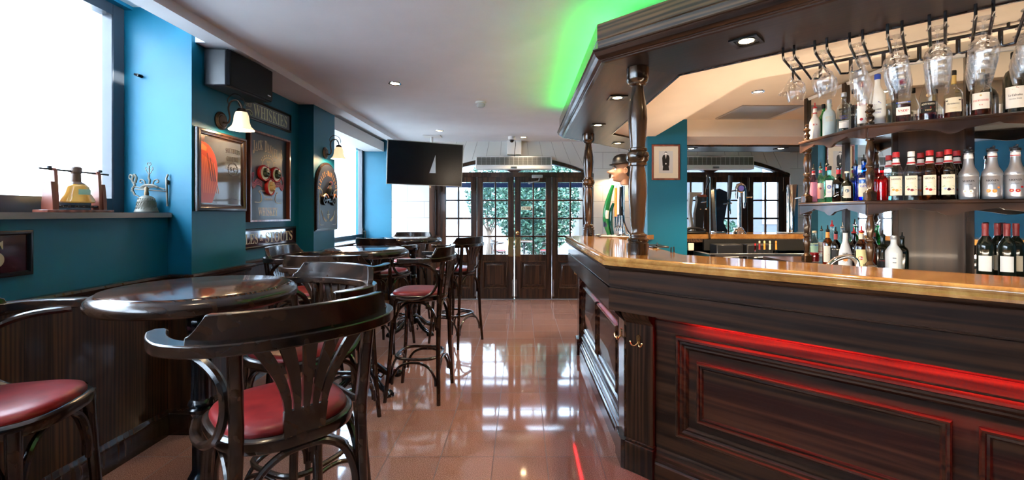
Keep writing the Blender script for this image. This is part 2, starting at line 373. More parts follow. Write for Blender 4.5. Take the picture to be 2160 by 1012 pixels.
bp = N('ShaderNodeBump'); bp.inputs['Strength'].default_value = .25; bp.inputs['Distance'].default_value = .001; iv = N('ShaderNodeMath', operation='SUBTRACT'); iv.inputs[0].default_value = 1; L(mxx.outputs[0], iv.inputs[1]); L(iv.outputs[0], bp.inputs['Height']); L(bp.outputs[0], P.inputs['Normal'])
# counter: polished tan stone
m = mat('counter_stone', (.5, .3, .12), .1, coat=.5); nt, N, P, L = nodes(m); g = N('ShaderNodeNewGeometry')
n1 = N('ShaderNodeTexNoise'); n1.inputs['Scale'].default_value = 5; n1.inputs['Detail'].default_value = 9; n1.inputs['Roughness'].default_value = .65; n1.inputs['Distortion'].default_value = 1.5; L(g.outputs['Position'], n1.inputs['Vector'])
L(ramp(N, n1.outputs[0], L, [(.3, (.20, .080, .018)), (.5, (.36, .165, .045)), (.7, (.50, .27, .09))]), P.inputs['Base Color'])
# white painted block wall with joints
def blocks(name, col):
    m = mat(name, col, .5); nt, N, P, L = nodes(m); g = N('ShaderNodeNewGeometry'); sx = N('ShaderNodeSeparateXYZ'); L(g.outputs['Position'], sx.inputs[0]); cb = N('ShaderNodeCombineXYZ'); L(sx.outputs[0], cb.inputs[0]); L(sx.outputs[2], cb.inputs[1])
    b = N('ShaderNodeTexBrick'); L(cb.outputs[0], b.inputs['Vector']); b.inputs['Scale'].default_value = 1; b.inputs['Brick Width'].default_value = .52; b.inputs['Row Height'].default_value = .262; b.inputs['Mortar Size'].default_value = .004; b.inputs['Mortar Smooth'].default_value = .5
    b.inputs['Color1'].default_value = (*col, 1); b.inputs['Color2'].default_value = (*[c * .97 for c in col], 1); b.inputs['Mortar'].default_value = (*[c * .5 for c in col], 1); L(b.outputs[0], P.inputs['Base Color'])
    bp = N('ShaderNodeBump'); bp.inputs['Strength'].default_value = .5; bp.inputs['Distance'].default_value = .004; bp.invert = True; L(b.outputs[1], bp.inputs['Height']); L(bp.outputs[0], P.inputs['Normal'])
blocks('white_block', (.66, .66, .63)); plaster('white_plain', (.66, .66, .63), .5, .02, .05)
# ================================================================ ROOM SHELL
YF = 7.13; YB = -3.0; XR = 5.6
XL = -2.23; XP = -2.08; XG = -2.50; CE = 2.53
struct('floor', MB().box(XG - .1, YB, -.05, XR, YF + .3, 0), 'floor_tile')
b = MB(); b.box(-2.26, YB, 0, XL, 2.81, 1.355)                      # wall below window 1
b.box(-2.65, YB, 0, -2.26, YB + .3, 2.7)
b.box(-2.65, 2.81, 0, XP, 3.36, 2.72)                                # pier 1
b.box(-2.65, 3.36, 0, XL, 4.46, 2.6)                                 # recess
b.box(-2.65, 4.46, 0, XP, 4.96, 2.6)                                 # pier 2
b.box(-2.65, 4.96, 0, -2.26, YF, .975)                               # below window 2
b.box(-2.26, 4.96, 0, XL, YF, .975)
b.box(-2.65, YB + .3, 0, -2.26, 2.81, 1.355)
b.box(-2.65, YB, 2.66, -2.45, 2.81, 2.72); b.box(-2.65, 4.96, 2.44, -2.45, YF, 2.6)
struct('wall_left', b, 'teal_paint')
# far wall: white blocks with two arched door openings; teal strip at the window side
def arch_pts(cx, hw, z0, zp, n=16):  # arc from left to right
    return [(cx + hw * math.cos(math.pi - math.pi * i / n), z0 + (zp - z0) * (1 - ((i / n - .5) * 2) ** 2)) if 0 else (cx - hw + 2 * hw * i / n, z0 + (zp - z0) * (1 - ((i / n - .5) * 2) ** 2)) for i in range(n + 1)]
D1, D2, HW = -.115, 3.03, 1.27
b = MB(basis((0, YF, 0), (1, 0)))
b.box(XP, 0, -.3, D1 - HW, CE, 0)
for cx in (D1, D2):
    top = arch_pts(cx, HW, 2.02, 2.30)
    b.k = 1
    for i in range(16): b.prism([top[i], top[i + 1], (top[i + 1][0], CE), (top[i][0], CE)], -.3, 0)
    b.k = 0
b.box(D1 + HW, 0, -.3, D2 - HW, CE, 0); b.box(D2 + HW, 0, -.3, XR, CE, 0)
struct('wall_far', b, ['white_block', 'white_plain'])
struct('wall_window_return', MB().box(-2.65, YF - .005, 0, XP, YF + .3, 2.6), 'teal_paint')
b = MB()                                                            # arch voussoir joints: dark grooves radiating from the arch
for cx in (D1, D2):
    for k in range(-5, 6):
        x = cx + k * .225; s = k * .062; zb = 2.02 + .28 * (1 - ((x - cx) / HW) ** 2) + .02
        if abs(k) < 1: continue
        b.tube([(x, YF - .0015, zb), (x - s * .55 * (CE - zb) / .35, YF - .0015, CE)], .0035, 4)
struct('trim_arch_joints', b, mat('joint_grey', (.33, .33, .31), .7))
struct('wall_back', MB().box(-2.65, YB - .1, 0, XR, YB, CE + .2), 'teal_paint')
struct('wall_right', MB().box(XR, YB, 0, XR + .1, YF + .3, CE + .1), 'teal_paint')
# ceiling: main slab open over the island (recess at 2.40 inside the lowered soffit)
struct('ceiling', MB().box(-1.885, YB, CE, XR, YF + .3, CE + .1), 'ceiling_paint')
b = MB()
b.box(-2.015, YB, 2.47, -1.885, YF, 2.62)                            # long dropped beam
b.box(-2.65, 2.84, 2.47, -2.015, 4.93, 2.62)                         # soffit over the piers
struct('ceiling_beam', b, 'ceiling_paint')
b = MB(); b.box(-2.65, YB, 2.68, -2.015, 2.81, 2.75); b.box(-2.65, 4.96, 2.56, -2.015, YF, 2.62); b.box(-2.5, 4.96, 2.37, -2.2, YF, 2.52)
struct('ceiling_window_recess', b, 'white_trim')
# ---- window 1
def window(name, y0, y1, z0, z1, x=XG, fw=.085, bars=()):
    b = MB(); d = .07
    b.box(x - d, y0 + fw, z0, x, y1 - fw, z0 + fw); b.box(x - d, y0 + fw, z1 - fw, x, y1 - fw, z1)
    b.box(x - d, y0, z0, x, y0 + fw, z1, .006); b.box(x - d, y1 - fw, z0, x, y1, z1, .006)
    for y in bars: b.box(x - d + .001, y - fw / 2, z0 + fw, x - .001, y + fw / 2, z1 - fw)
    o = struct(name, b, 'window_frame')
    MB().box(x - .04, y0 + .02, z0 + .02, x - .034, y1 - .02, z1 - .02).build('pane', 'pane', o)
    return o
w1 = window('window_1', YB + .3, 2.81, 1.385, 2.68, bars=(.2,))
struct('trim_window_sill', MB().box(-2.65, YB, 1.355, -2.20, 2.808, 1.385, .004).box(-2.20, YB, 1.355, -2.195, 2.79, 1.385), 'sill_stone')
w2 = window('window_2', 4.98, YF - .01, .995, 2.44, x=-2.52, fw=.06)
b = MB(); b.box(-2.52, 7.04, 1.05, -2.505, 7.07, 1.14, .003); b.tube([(-2.505, 7.055, 1.10), (-2.47, 7.055, 1.10), (-2.465, 7.05, 1.06), (-2.465, 7.045, .99)], .009, 8); b.build('handle', 'black_metal', w2)
struct('trim_window_sill_far', MB().box(-2.65, 4.96, .975, -2.21, YF, .995, .004), 'wood_dark')
# ---- dado: boards, rail, baseboard following the stepped wall
face = [(XL, YF), (XL, 4.96), (XP, 4.96), (XP, 4.46), (XL, 4.46), (XL, 3.36), (XP, 3.36), (XP, 2.81), (XL, 2.81), (XL, YB)]
face = face[::-1]                                                   # travelling +Y, room on the right -> negative offsets
def dado(path, nm, m_):
    b = MB(); b.sweep([(.0, .15), (-.018, .15), (-.018, .955), (.0, .955)], path); struct('trim_panelling_' + nm, b, m_)
    b = MB(); b.sweep([(.0, .945), (-.02, .945), (-.028, .955), (-.028, .965), (-.045, .975), (-.05, .988), (-.045, 1.0), (0, 1.0)], path); struct('trim_rail_' + nm, b, 'wood_dark')
    b = MB(); b.sweep([(.0, 0), (-.036, 0), (-.036, .105), (-.03, .115), (-.03, .128), (-.024, .135), (-.022, .150), (-.018, .158), (0, .158)], path); struct('baseboard_' + nm, b, 'wood_dark')
dado(face, 'left', 'wood_v')
dado([(XL, YF), (D1 - HW, YF)], 'far', 'wood_vx')
# ---- doors (far wall)
def door_set(cx, name):
    M = basis((cx, YF + .02, 0), (1, 0)); b = MB(M)
    b.box(-HW, 0, -.12, -HW + .075, 2.04, .0); b.box(HW - .075, 0, -.12, HW, 2.04, .0)
    b.box(-HW, 1.965, -.12, HW, 2.04, .012)
    out = arch_pts(0, HW, 2.0, 2.30); inn = arch_pts(0, HW - .02, 1.985, 2.225)
    for i in range(16): b.prism([inn[i], inn[i + 1], out[i + 1], out[i]], -.1, .03)
    b.box(-.055, 2.03, -.1, .055, 2.25, .015)
    b.prism([(-.055, 2.04), (.055, 2.04), (.30, 2.16), (.06, 2.10), (-.06, 2.10), (-.30, 2.16)], -.1, .016)
    root = struct(name, b, 'wood_door')
    MB(M).box(-1.19, 2.04, -.05, 1.19, 2.26, -.044).build('transom_pane', 'pane', root)
    edges = [(-1.195, -.605, 0), (-.60, -.008, 1), (.008, .60, 1), (.605, 1.195, 0)]
    for i, (x0, x1, act) in enumerate(edges):
        b = MB(M); st = .095; zb, zt = .72, 1.88
        b.box(x0, .01, -.06, x0 + st, 1.965, -.01, .004); b.box(x1 - st, .01, -.06, x1, 1.965, -.01, .004)
        b.box(x0 + st, 1.88, -.06, x1 - st, 1.965, -.01); b.box(x0 + st, .01, -.06, x1 - st, .17, -.01); b.box(x0 + st, .615, -.06, x1 - st, .72, -.01)
        xm = (x0 + x1) / 2
        b.box(xm - .013, zb, -.05, xm + .013, zt, -.018, .003)
        for k in (1, 2, 3): z = zb + (zt - zb) * k / 4; b.box(x0 + st, z - .014, -.05, x1 - st, z + .014, -.018, .003)
        leaf = b.build('door_leaf', 'wood_door', root)
        MB(M).box(x0 + st, zb, -.037, x1 - st, zt, -.033).build('pane', 'pane', leaf)
        b = MB(M); X0, X1, Z0, Z1 = x0 + st - .002, x1 - st + .002, .168, .617
        b.box(X0, Z0, -.045, X1, Z1, -.035)
        b.frame(X0, Z0, X1, Z1, [(0, -.035), (0, -.002), (.018, -.006), (.028, -.022), (.028, -.035)])
        b.frame(X0 + .028, Z0 + .028, X1 - .028, Z1 - .028, [(.0, -.035), (.02, -.033), (.045, -.018), (.05, -.016), (.05, -.035)])
        b.box(X0 + .075, Z0 + .075, -.036, X1 - .075, Z1 - .075, -.016)
        b.build('raised_panel', 'wood_door', leaf)
        for px in ((x0 + .012, x1 - .03) if i in (0, 3) else ((x1 - .03,) if i == 1 else (x0 + .01,))):
            b = MB(M); b.tube([(px + .01, 1.75, 0), (px + .01, 1.95, 0)], .007, 6); b.lathe([(0, -.012), (.012, -.008), (.012, .008), (0, .012)], 8, (px + .01, 1.74, .0)); b.build('slide_bolt', 'bronze', leaf)
            b = MB(M); b.tube([(px + .01, .05, 0), (px + .01, .32, 0)], .008, 6); b.box(px, .05, -.01, px + .02, .09, .004); b.box(px, .26, -.01, px + .02, .29, .004); b.build('slide_bolt', 'steel', leaf)
        if act:
            px = x1 - .088 if i == 1 else x0 + .006
            b = MB(M); b.box(px, .69, -.012, px + .082, 1.0, -.006, .002)
            for q in (.715, .975): b.lathe([(0, 0), (.006, 0), (.004, .004), (0, .004)], 8, (px + .041, q, -.006))
            b.build('push_plate', 'brass', leaf)
    return root
d1 = door_set(D1, 'door_1')
d2 = door_set(D2, 'door_2')
leaf3 = [o for o in d1.children if o.name.startswith('door_leaf')][2]
M = basis((D1, YF + .01, 0), (1, 0))
b = MB(M @ T(.055, 1.065, 0)); b.lathe([(0, .0), (.026, 0), (.028, .008), (.02, .014), (.012, .016), (.0, .016)], 20); b.build('lock', 'brass', leaf3)
b = MB(M); b.box(.11, 1.435, .001, .27, 1.49, .004, .001); s = b.build('push_sign', 'cream', leaf3); MB(M).text(serif('PUSH'), .19, 1.4625, .034, .0046, wmax=.14).build('lettering', 'black', s)
b = MB(M); b.box(.28, 1.945, -.005, .455, 1.995, .06, .008); b.tube([(.40, 1.94, .035), (.39, 1.895, .06), (.30, 1.875, .10), (.235, 1.868, .04)], .009, 6); b.box(.225, 1.85, .0, .255, 1.885, .04); b.build('door_closer', 'silver_paint', leaf3)
# pull handle on the left jamb
b = MB(); b.tube([(-1.36, YF - .01, 1.05), (-1.36, YF - .05, 1.06), (-1.36, YF - .05, 1.74), (-1.36, YF - .01, 1.75)], .012, 8); tag(b.build('shutter_crank', 'black_metal'), 'long black metal bar fixed upright on the wall beside the entrance doors', 'rail')
struct('trim_door_jamb', MB(basis((0, YF, 0), (1, 0))).box(-1.47, 0, 0, -1.385, 2.0, .03).box(-1.385, 0, -.03, -1.375, 2.0, .02), 'wood_door')
# ================================================================ OUTSIDE
struct('ground_outside', MB().box(-14, YF + .3, -.10, 14, 24, -.04).box(-14, YB - 3, -.1, -2.7, 24, -.05), 'pavement')
def building(loc, sx, sy, h, label, mname, win, rz=0):
    t = thing('building', label, 'building', loc, rz)
    b = MB().box(-sx / 2, 0, 0, sx / 2, sy, h); b.box(-sx / 2 - .1, -.1, h, sx / 2 + .1, sy + .1, h + .2); b.build('wall', mname, t)
    for (x, z, ww, hh) in win:
        b = MB(); b.box(x - ww / 2 - .06, -.03, z - .06, x + ww / 2 + .06, .0, z + hh + .06); f = b.build('window', 'white_trim', t)
        MB().box(x - ww / 2, -.04, z, x + ww / 2, -.03, z + hh).build('pane', mat('pane_dark', (.20, .24, .28), .1) if 'pane_dark' not in M_ else 'pane_dark', f)
    return t
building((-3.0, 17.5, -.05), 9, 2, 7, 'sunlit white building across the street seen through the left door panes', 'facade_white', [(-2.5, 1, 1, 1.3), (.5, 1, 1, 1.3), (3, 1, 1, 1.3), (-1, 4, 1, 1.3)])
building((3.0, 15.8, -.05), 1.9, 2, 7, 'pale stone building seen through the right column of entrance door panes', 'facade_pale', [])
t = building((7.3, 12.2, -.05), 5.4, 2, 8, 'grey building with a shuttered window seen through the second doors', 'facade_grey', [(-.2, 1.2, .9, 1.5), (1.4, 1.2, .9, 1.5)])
t = building((-6.5, 0.0, -.05), 26, 2, 8, 'bright white building across the street beyond the left windows', 'facade_white', [(-9, 1.5, 1, 1.4), (6.1, 1.0, 1.0, .5), (8.9, 1.0, 1.0, .5), (8.9, 2.0, 1, .35)], R(90))
# pier reveals outside window 1
struct('wall_outside_reveal', MB().box(-2.70, 2.80, 0, -2.575, 2.87, 3.2), mat('reveal_render', (.4, .42, .45), .8))
def tree(loc, rx, rz_, n, label, h0, seed, leafs=.13):
    t = thing('tree', label, 'tree', loc); rd = random.Random(seed)
    b = MB(); b.tube(cat([(0, 0, 0), (.05, 0, h0 * .5), (-.04, .05, h0)], 4), [.11] * 4 + [.08] * 5, 8)
    for k in range(7):
        a = k * .9; b.tube([(0, 0, h0 * (.6 + .05 * k)), (rx * .5 * math.cos(a), rx * .5 * math.sin(a), h0 + rz_ * .4)], .025, 5)
    b.build('trunk', 'bark', t); b = MB()
    for k in range(n):
        a, u, q = rd.random() * 6.283, rd.random() * 2 - 1, rd.random() ** .4; s_ = math.sqrt(1 - u * u)
        c = Vector((rx * q * s_ * math.cos(a), rx * q * s_ * math.sin(a), h0 + rz_ + rz_ * q * u)); l = leafs * (.6 + .8 * rd.random())
        d = Vector((rd.gauss(0, 1), rd.gauss(0, 1), rd.gauss(0, .6))).normalized() * l; e = Vector((rd.gauss(0, 1), rd.gauss(0, 1), rd.gauss(0, 1))); e = (e - d * e.dot(d) / d.dot(d)).normalized() * l * .45
        b.add([c - d, c + e, c + d, c - e], [(0, 1, 2, 3)])
    b.build('foliage', 'leaf', t, flat=True); return t
tree((.42, 12.4, 0), 1.2, 1.6, 24000, 'leafy green tree outside seen through the right entrance doors', .2, 1, .055)
tree((-1.1, 15.0, 0), .8, 1.2, 4000, 'smaller leafy tree further off seen through the left centre door', .9, 2, .06)
tree((4.9, 10.6, 0), .35, .55, 900, 'bushy potted shrub outside seen through the second doors', .15, 3, .07)
b = MB().box(-1.7, 7.9, 2.06, 1.75, 9.0, 2.08); b.box(-1.7, 9.0, 1.905, 1.75, 9.02, 2.0); b.tube([(-1.6, 7.45, 2.1), (-1.6, 9.0, 2.06)], .02, 6); b.tube([(1.6, 7.45, 2.1), (1.6, 9.0, 2.06)], .02, 6)
tag(b.build('awning', 'awning_blue'), 'dark blue awning over the terrace outside the entrance doors', 'awning')
# ================================================================ FIXED THINGS ON CEILING AND FAR WALL
def downlight(loc, label, square=False, power=30, r=.045, rz=0, spot=110, grp='ceiling downlights'):
    t = thing('downlight', label, 'ceiling light', loc, rz, grp)
    if square:
        b = MB(); b.frame(-.062, -.062, .062, .062, [(0, 0), (0, -.008), (.016, -.006), (.02, 0)]); b.build('trim_plate', 'black_metal', t)
        b = MB(); b.lathe([(.043, -.001), (.046, -.006), (.040, -.005), (.036, -.001)], 24); b.box(-.045, -.045, -.002, .045, .045, -.0005); b.build('inner_plate', 'black_metal', t)
    else:
        b = MB(); b.lathe([(r + .012, 0), (r + .01, -.006), (r, -.006), (r - .008, -.001)], 28); b.build('trim_ring', 'chrome', t)
    rr = .033 if square else r - .008
    b = MB(); b.lathe([(0, -.004), (rr * .7, -.0035), (rr, -.002)], 24); b.build('lens', 'lens', t)
    if power: lamp('SPOT', (0, 0, -.03), power, (1, .74, .46), .03, (0, 0, 0), spot, t)
    return t
PD = 15
for x, y, l in ((-1.12, 3.94, 'round recessed ceiling light nearest the camera, above the second round table'), (-1.14, 6.2, 'round recessed ceiling light above the back of the television'), (.03, 6.72, 'round recessed ceiling light beside the dome camera'),
                (-1.0, 1.2, 'round recessed ceiling light above the nearest round table'), (-.2, -1.0, 'round recessed ceiling light behind the viewer'), (-1.3, -1.2, 'round recessed ceiling light behind the viewer by the window')):
    downlight((x, y, CE), l, power=PD)
t = thing('smoke_detector', 'round white smoke detector on the open white ceiling', 'smoke detector', (-.42, 4.6, CE))
MB().lathe([(0, 0), (.055, 0), (.055, -.016), (.045, -.02), (0, -.02)], 28).build('base', 'white_plastic', t)
b = MB(); b.lathe([(.04, -.018), (.042, -.045), (.03, -.055), (0, -.055)], 24)
for k in range(10): a = k * math.pi / 5; b.box(-.003, -.003, -.05, .003, .003, -.02) if 0 else b.tube([(.043 * math.cos(a), .043 * math.sin(a), -.025), (.040 * math.cos(a), .040 * math.sin(a), -.048)], .003, 4)
b.build('sensor_cap', 'grey_plastic', t)
t = thing('security_camera', 'small white dome security camera on the ceiling above the entrance doors', 'camera', (-.145, 6.66, CE))
MB().lathe([(0, 0), (.055, 0), (.052, -.045), (.040, -.05), (0, -.05)], 28).build('housing', 'white_plastic', t)
MB().lathe([(.034, -.048), (.034, -.06), (.026, -.08), (.012, -.09), (0, -.092)], 20).build('dome', 'black_gloss', t)
b = MB(); b.tube(cat([(.04, .02, -.04), (.055, .1, -.09), (.04, .25, -.2), (.035, .3, -.31)], 6), .004, 6); b.build('cable', 'black', t)
tag(MB(basis((0, YF, 0), (1, 0))).box(-.228, 2.31, 0, .0, CE, .12, .004).build('duct_box', 'white_trim'), 'white boxed duct on the wall between ceiling and air curtain', 'duct')
def air_curtain(cx, label):
    t = thing('air_curtain', label, 'air curtain', (cx, YF, 0)); M = basis((0, 0, 0), (1, 0))
    b = MB(M); b.box(-.595, 2.07, .015, .595, 2.27, .19, .006); b.build('housing', 'white_plastic', t)
    b = MB(M); b.box(-.575, 2.135, .19, .575, 2.255, .192); g = b.build('grille', mat('grille_dark', (.07, .075, .06), .5) if 'grille_dark' not in M_ else 'grille_dark', t)
    b = MB(M)
    for k in range(17): x = -.575 + k * 1.15 / 16; b.box(x - .002, 2.135, .192, x + .002, 2.255, .197)
    for k in range(9): z = 2.137 + k * .0145; b.box(-.575, z - .001, .192, .575, z + .001, .195)
    b.build('grille_bars', 'grey_plastic', t)
    b = MB(M); b.box(-.05, 2.08, .19, .05, 2.112, .192); p = b.build('nameplate', 'steel', t); MB(M).text('WOLTE', 0, 2.096, .017, .1925, wmax=.085).build('lettering', 'black', p)
air_curtain(-.12, 'white air curtain with a grille above the first entrance doors'); air_curtain(3.03, 'white air curtain with a grille above the doors beyond the bar')
# television
t = thing('television', 'black flat screen television hung from the ceiling in the far left corner', 'television', (-1.25, 5.83, 2.03), 0)
M = basis((0, 0, 0), (.935, .355)) @ RX(R(7)) @ RZ(R(-.9)); TW, TH = .49, .283
MB(M).box(-TW, -TH, -.05, TW, TH, -.004, .006).build('casing', 'black_plastic', t)
b = MB(M); b.frame(-TW, -TH, TW, TH, [(0, -.006), (0, .002), (.009, .002), (.009, -.006)]); b.build('bezel', 'silver_paint', t)
m = mat('screen', (.006, .007, .010), .2, spec=.4); MB(M).box(-TW + .009, -TH + .009, -.004, TW - .009, TH - .009, .0).build('screen', 'screen', t)
b = MB(); b.tube([(0, .05, .05), (-.04, .45, .18), (-.08, .78, .30), (-.08, .78, .49)], .02, 10); b.box(-.20, .70, .48, .06, .86, .4995, .003); b.box(-.1, .03, -.12, .12, .07, .12); b.build('ceiling_mount', 'white_plastic', t)
# speaker
t = thing('loudspeaker', 'large black loudspeaker mounted high on the teal wall', 'speaker', (XP, 2.9, 2.21)); b = MB()
sec = [(0, 0, .25), (.175, .0, .25), (.20, .02, .248)]
b.add([(.01, 0, .0), (.16, 0, .0), (.16, .0, .245), (.01, .0, .25), (.01, .46, .0), (.17, .50, .015), (.17, .50, .25), (.01, .46, .25)], [(0, 1, 2, 3), (7, 6, 5, 4), (0, 4, 5, 1), (3, 2, 6, 7), (0, 3, 7, 4), (1, 5, 6, 2)])
b.build('cabinet', 'black_plastic', t, bevel=.012)
b = MB(); b.add([(.162, .0, .002), (.18, .012, .006), (.18, .012, .238), (.162, 0, .243), (.172, .50, .016), (.19, .485, .022), (.19, .485, .245), (.172, .50, .25), (.178, .2, .008), (.19, .2, .008), (.19, .2, .24), (.178, .2, .245)],
                 [(0, 1, 2, 3), (1, 9, 10, 2), (9, 5, 6, 10), (5, 4, 7, 6), (0, 8, 9, 1), (8, 4, 5, 9), (3, 2, 10, 11), (11, 10, 6, 7)]); b.build('grille', 'speaker_grille', t, bevel=.006)
MB(basis((.192, .435, .045), (.02, 1))).box(-.02, 0, 0, .02, .008, .001).build('badge', 'chrome', t)
MB().tube([(.13, .32, .25), (.165, .30, .28), (.19, .29, .33)], .006, 6).build('cable', 'black', t)
# wall bolt
b = MB(); b.tube([(-2.395, 2.81, 2.243), (-2.395, 2.775, 2.243)], .010, 10); b.tube([(-2.395, 2.78, 2.243), (-2.41, 2.772, 2.246)], .007, 8); tag(b.build('wall_bolt', 'black_metal'), 'small black bolt on the bright blue window reveal', 'bolt')
# wall sconces
def sconce(loc, rz, label, power=6):
    t = thing('wall_sconce', label, 'wall lamp', loc, rz, 'bell-shaped wall sconces')   # local +x away from wall
    b = MB(RY(R(90))); b.lathe([(0, 0), (.062, 0), (.062, .008), (.045, .016), (.040, .014), (.036, .018), (0, .02)], 32); b.build('backplate', 'bronze', t)
    b = MB(); b.tube(cat([(.015, 0, -.01), (.05, 0, -.015), (.065, 0, .02), (.055, 0, .09), (.075, 0, .135), (.12, 0, .14), (.145, 0, .10), (.145, 0, .075)], 5), .006, 8)
    b.tube(cat([(.06, 0, .10), (.05, 0, .15), (.09, 0, .185), (.14, 0, .17), (.165, 0, .13), (.16, 0, .10)], 5), .003, 6)
    b.tube(cat([(.145, 0, .09), (.13, 0, .105), (.125, 0, .12), (.138, 0, .125)], 4), .003, 6); b.build('arm', 'bronze', t)
    b = MB(); b.lathe([(0, .085), (.02, .085), (.030, .07), (.034, .055), (.030, .055), (0, .06)], 20, (.145, 0, 0)); b.build('lamp_holder', 'bronze', t)
    b = MB(); b.lathe([(.018, .066), (.036, .058), (.046, .03), (.050, -.01), (.060, -.04), (.082, -.062), (.080, -.065), (.056, -.043), (.046, -.01), (.042, .028), (.033, .052)], 32, (.145, 0, 0), .03, 6); b.build('shade', 'shade_glow', t)
    b = MB(); b.lathe([(0, .035), (.02, .02), (.024, -.005), (.016, -.028), (0, -.035)], 16, (.145, 0, 0)); b.build('bulb', 'lens', t)
    lamp('POINT', (.145, 0, -.05), power, WARM, .03, parent=t)
sconce((XP, 3.08, 2.02), 0, 'bell-shaped wall lamp above the framed mirror with the orange bottle')
sconce((XP, 4.72, 2.02), 0, 'bell-shaped wall lamp above the arched motorcycle plaque')
sconce((1.46, YF, 1.98), R(-90), 'wall lamp glowing on the white wall behind the bowler-hatted head', 9)
# ================================================================ WALL ART (basis: u = +Y along the left wall, out = +X)
FR = [(0, 0), (0, .018), (.006, .028), (.018, .03), (.026, .022), (.036, .020), (.042, .012), (.048, .012), (.048, 0)]
t = thing('framed_mirror', 'framed bar mirror picturing an orange bottle, on the teal pier under a lamp', 'mirror', (XP, 2.83, 1.395)); M = basis((0, 0, 0), (0, 1))
b = MB(M); b.frame(0, 0, .505, .54, FR); b.build('frame', 'wood_dark', t)
b = MB(M); b.box(.04, .04, 0, .465, .50, .010); p = b.build('mirror_glass', 'mirror_art', t)
b = MB(M); Z = .0105
def fan(b, cx, cy, r0, r1, a0, a1, z, n=16): 
    return b.add([(cx + r * math.cos(R(a0 + (a1 - a0) * i / n)), cy + r * math.sin(R(a0 + (a1 - a0) * i / n)), z) for r in (r0, r1) for i in range(n + 1)], [(i, i + 1, n + 2 + i, n + 1 + i) for i in range(n)])
o_ = [(.042, .055, Z), (.15, .055, Z)] + [tuple(q) for q in cat([(.16, .07, Z), (.195, .16, Z), (.205, .27, Z), (.185, .365, Z), (.13, .43, Z), (.075, .455, Z)], 6)] + [(.042, .46, Z)]; b.add(o_, [tuple(range(len(o_)))]); b.build('bottle_picture', mat('picture_orange', (.36, .045, .01), .3), p)
b = MB(M); Z = .0112
b.add([(.042, .40, Z), (.095, .395, Z), (.10, .42, Z), (.06, .44, Z), (.042, .44, Z)], [tuple(range(5))])
for k in range(9): x = .055 + k * .014; b.add([(x, .37 - k * .006, Z), (x + .005, .37 - k * .006, Z), (x + .02 + k * .004, .12, Z), (x + .016 + k * .004, .12, Z)], [(0, 3, 2, 1)])
b.build('bottle_highlights', mat('picture_amber', (.58, .14, .02), .3), p)
b = MB(M); b.add([(.042, .455, Z), (.075, .45, Z), (.085, .498, Z), (.042, .498, Z)], [(0, 1, 2, 3)]); 
for k in range(3): b.add([(.10 + k * .03, .385 - k * .03, Z), (.106 + k * .03, .385 - k * .03, Z), (.15 + k * .02, .2, Z), (.14 + k * .02, .2, Z)], [(0, 3, 2, 1)])
b.build('bottle_shadows', mat('picture_brown', (.07, .015, .006), .3), p)
b = MB(M); Z = .0115
b.arctext(serif('SOUTHERN'), .365, -.25, .68, .032, 13.5, Z, kx=.022); b.text(serif('COMFORT'), .365, .372, .034, Z, w=.13)
for q in range(20): a = q * math.pi / 10; b.add([(.365 + .055 * math.cos(a + e), .30 + .05 * math.sin(a + e), Z) if r else (.365 + .045 * math.cos(a + e), .30 + .041 * math.sin(a + e), Z) for r, e in ((0, 0), (1, 0), (1, .25), (0, .25))], [(0, 1, 2, 3)])
b.text(serif('S C'), .365, .30, .03, Z, w=.06); b.text(serif('The Spirit of New Orleans'), .36, .085, .009, Z, w=.10)
b.build('lettering', mat('mirror_ink', (.035, .025, .018), .4), p)
# whiskey board with three carved medallions
t = thing('whiskey_board', 'tall dark whiskey board in a box frame with three carved oval medallions', 'wall sign', (XL, 3.585, 1.31)); W_, H_ = .625, .755
b = MB(M); b.frame(0, 0, W_, H_, [(0, 0), (0, .05), (.016, .05), (.016, 0)]); b.build('frame', 'wood_cherry', t)
b = MB(M); b.box(.014, .014, .0, W_ - .014, H_ - .014, .016); p = b.build('board', 'jd_black', t)
b = MB(M); Z = .0165; cx = W_ / 2
s_ = "JACK DANIEL'S"; n = len(s_)
for i, ch in enumerate(s_):
    if ch == ' ': continue
    vs, fs, (tw, th) = text_geo(serif(ch)); k = .07 / .75; x = .085 + .455 * (i + .5) / n; y = .635 + .022 * math.sin((i - 1) / n * math.pi * 2.0 + .4) - .012 * abs(i - 6) / 6
    sc = 1.25 if i in (0, 5) else 1; b.add([(x + a * .046 * sc, y + c * .115 * sc, Z) for a, c in vs], fs)
b.text(serif('WHISKEY'), cx, .085, .072, Z, w=.30)
for k in range(28):
    a = k * 2 * math.pi / 28; a2 = a + .26
    b.add([(cx + .082 * math.cos(a), .50 + .052 * math.sin(a), Z), (cx + .09 * math.cos(a), .50 + .058 * math.sin(a), Z), (cx + .09 * math.cos(a2), .50 + .058 * math.sin(a2), Z), (cx + .082 * math.cos(a2), .50 + .052 * math.sin(a2), Z)], [(0, 3, 2, 1)])
for k in range(9):
    a = R(20 + k * 17.5); b.lathe([(0, 0), (.008, 0)], 6, (cx + .108 * math.cos(a), .50 + .075 * math.sin(a), Z)); b.lathe([(0, 0), (.008, 0)], 6, (cx + .108 * math.cos(a), .50 - .066 * math.sin(a), Z))
b.text(serif('OLD'), cx, .518, .018, Z); b.text(serif('No.'), cx, .497, .016, Z); b.text(serif('7'), cx, .473, .026, Z)
for sg in (-1, 1): b.tube(cat([(cx + sg * .20, .165, Z), (cx + sg * .13, .165, Z), (cx + sg * .105, .19, Z), (cx + sg * .115, .235, Z), (cx + sg * .14, .26, Z), (cx, .262, Z)], 4), .0035, 4)
b.text(serif('TENNESSEE'), cx, .225, .02, Z, w=.13); b.text(serif('SOUR MASH'), cx, .195, .02, Z, w=.12)
b.build('lettering', mat('jd_gold', (.62, .47, .27), .4), p)
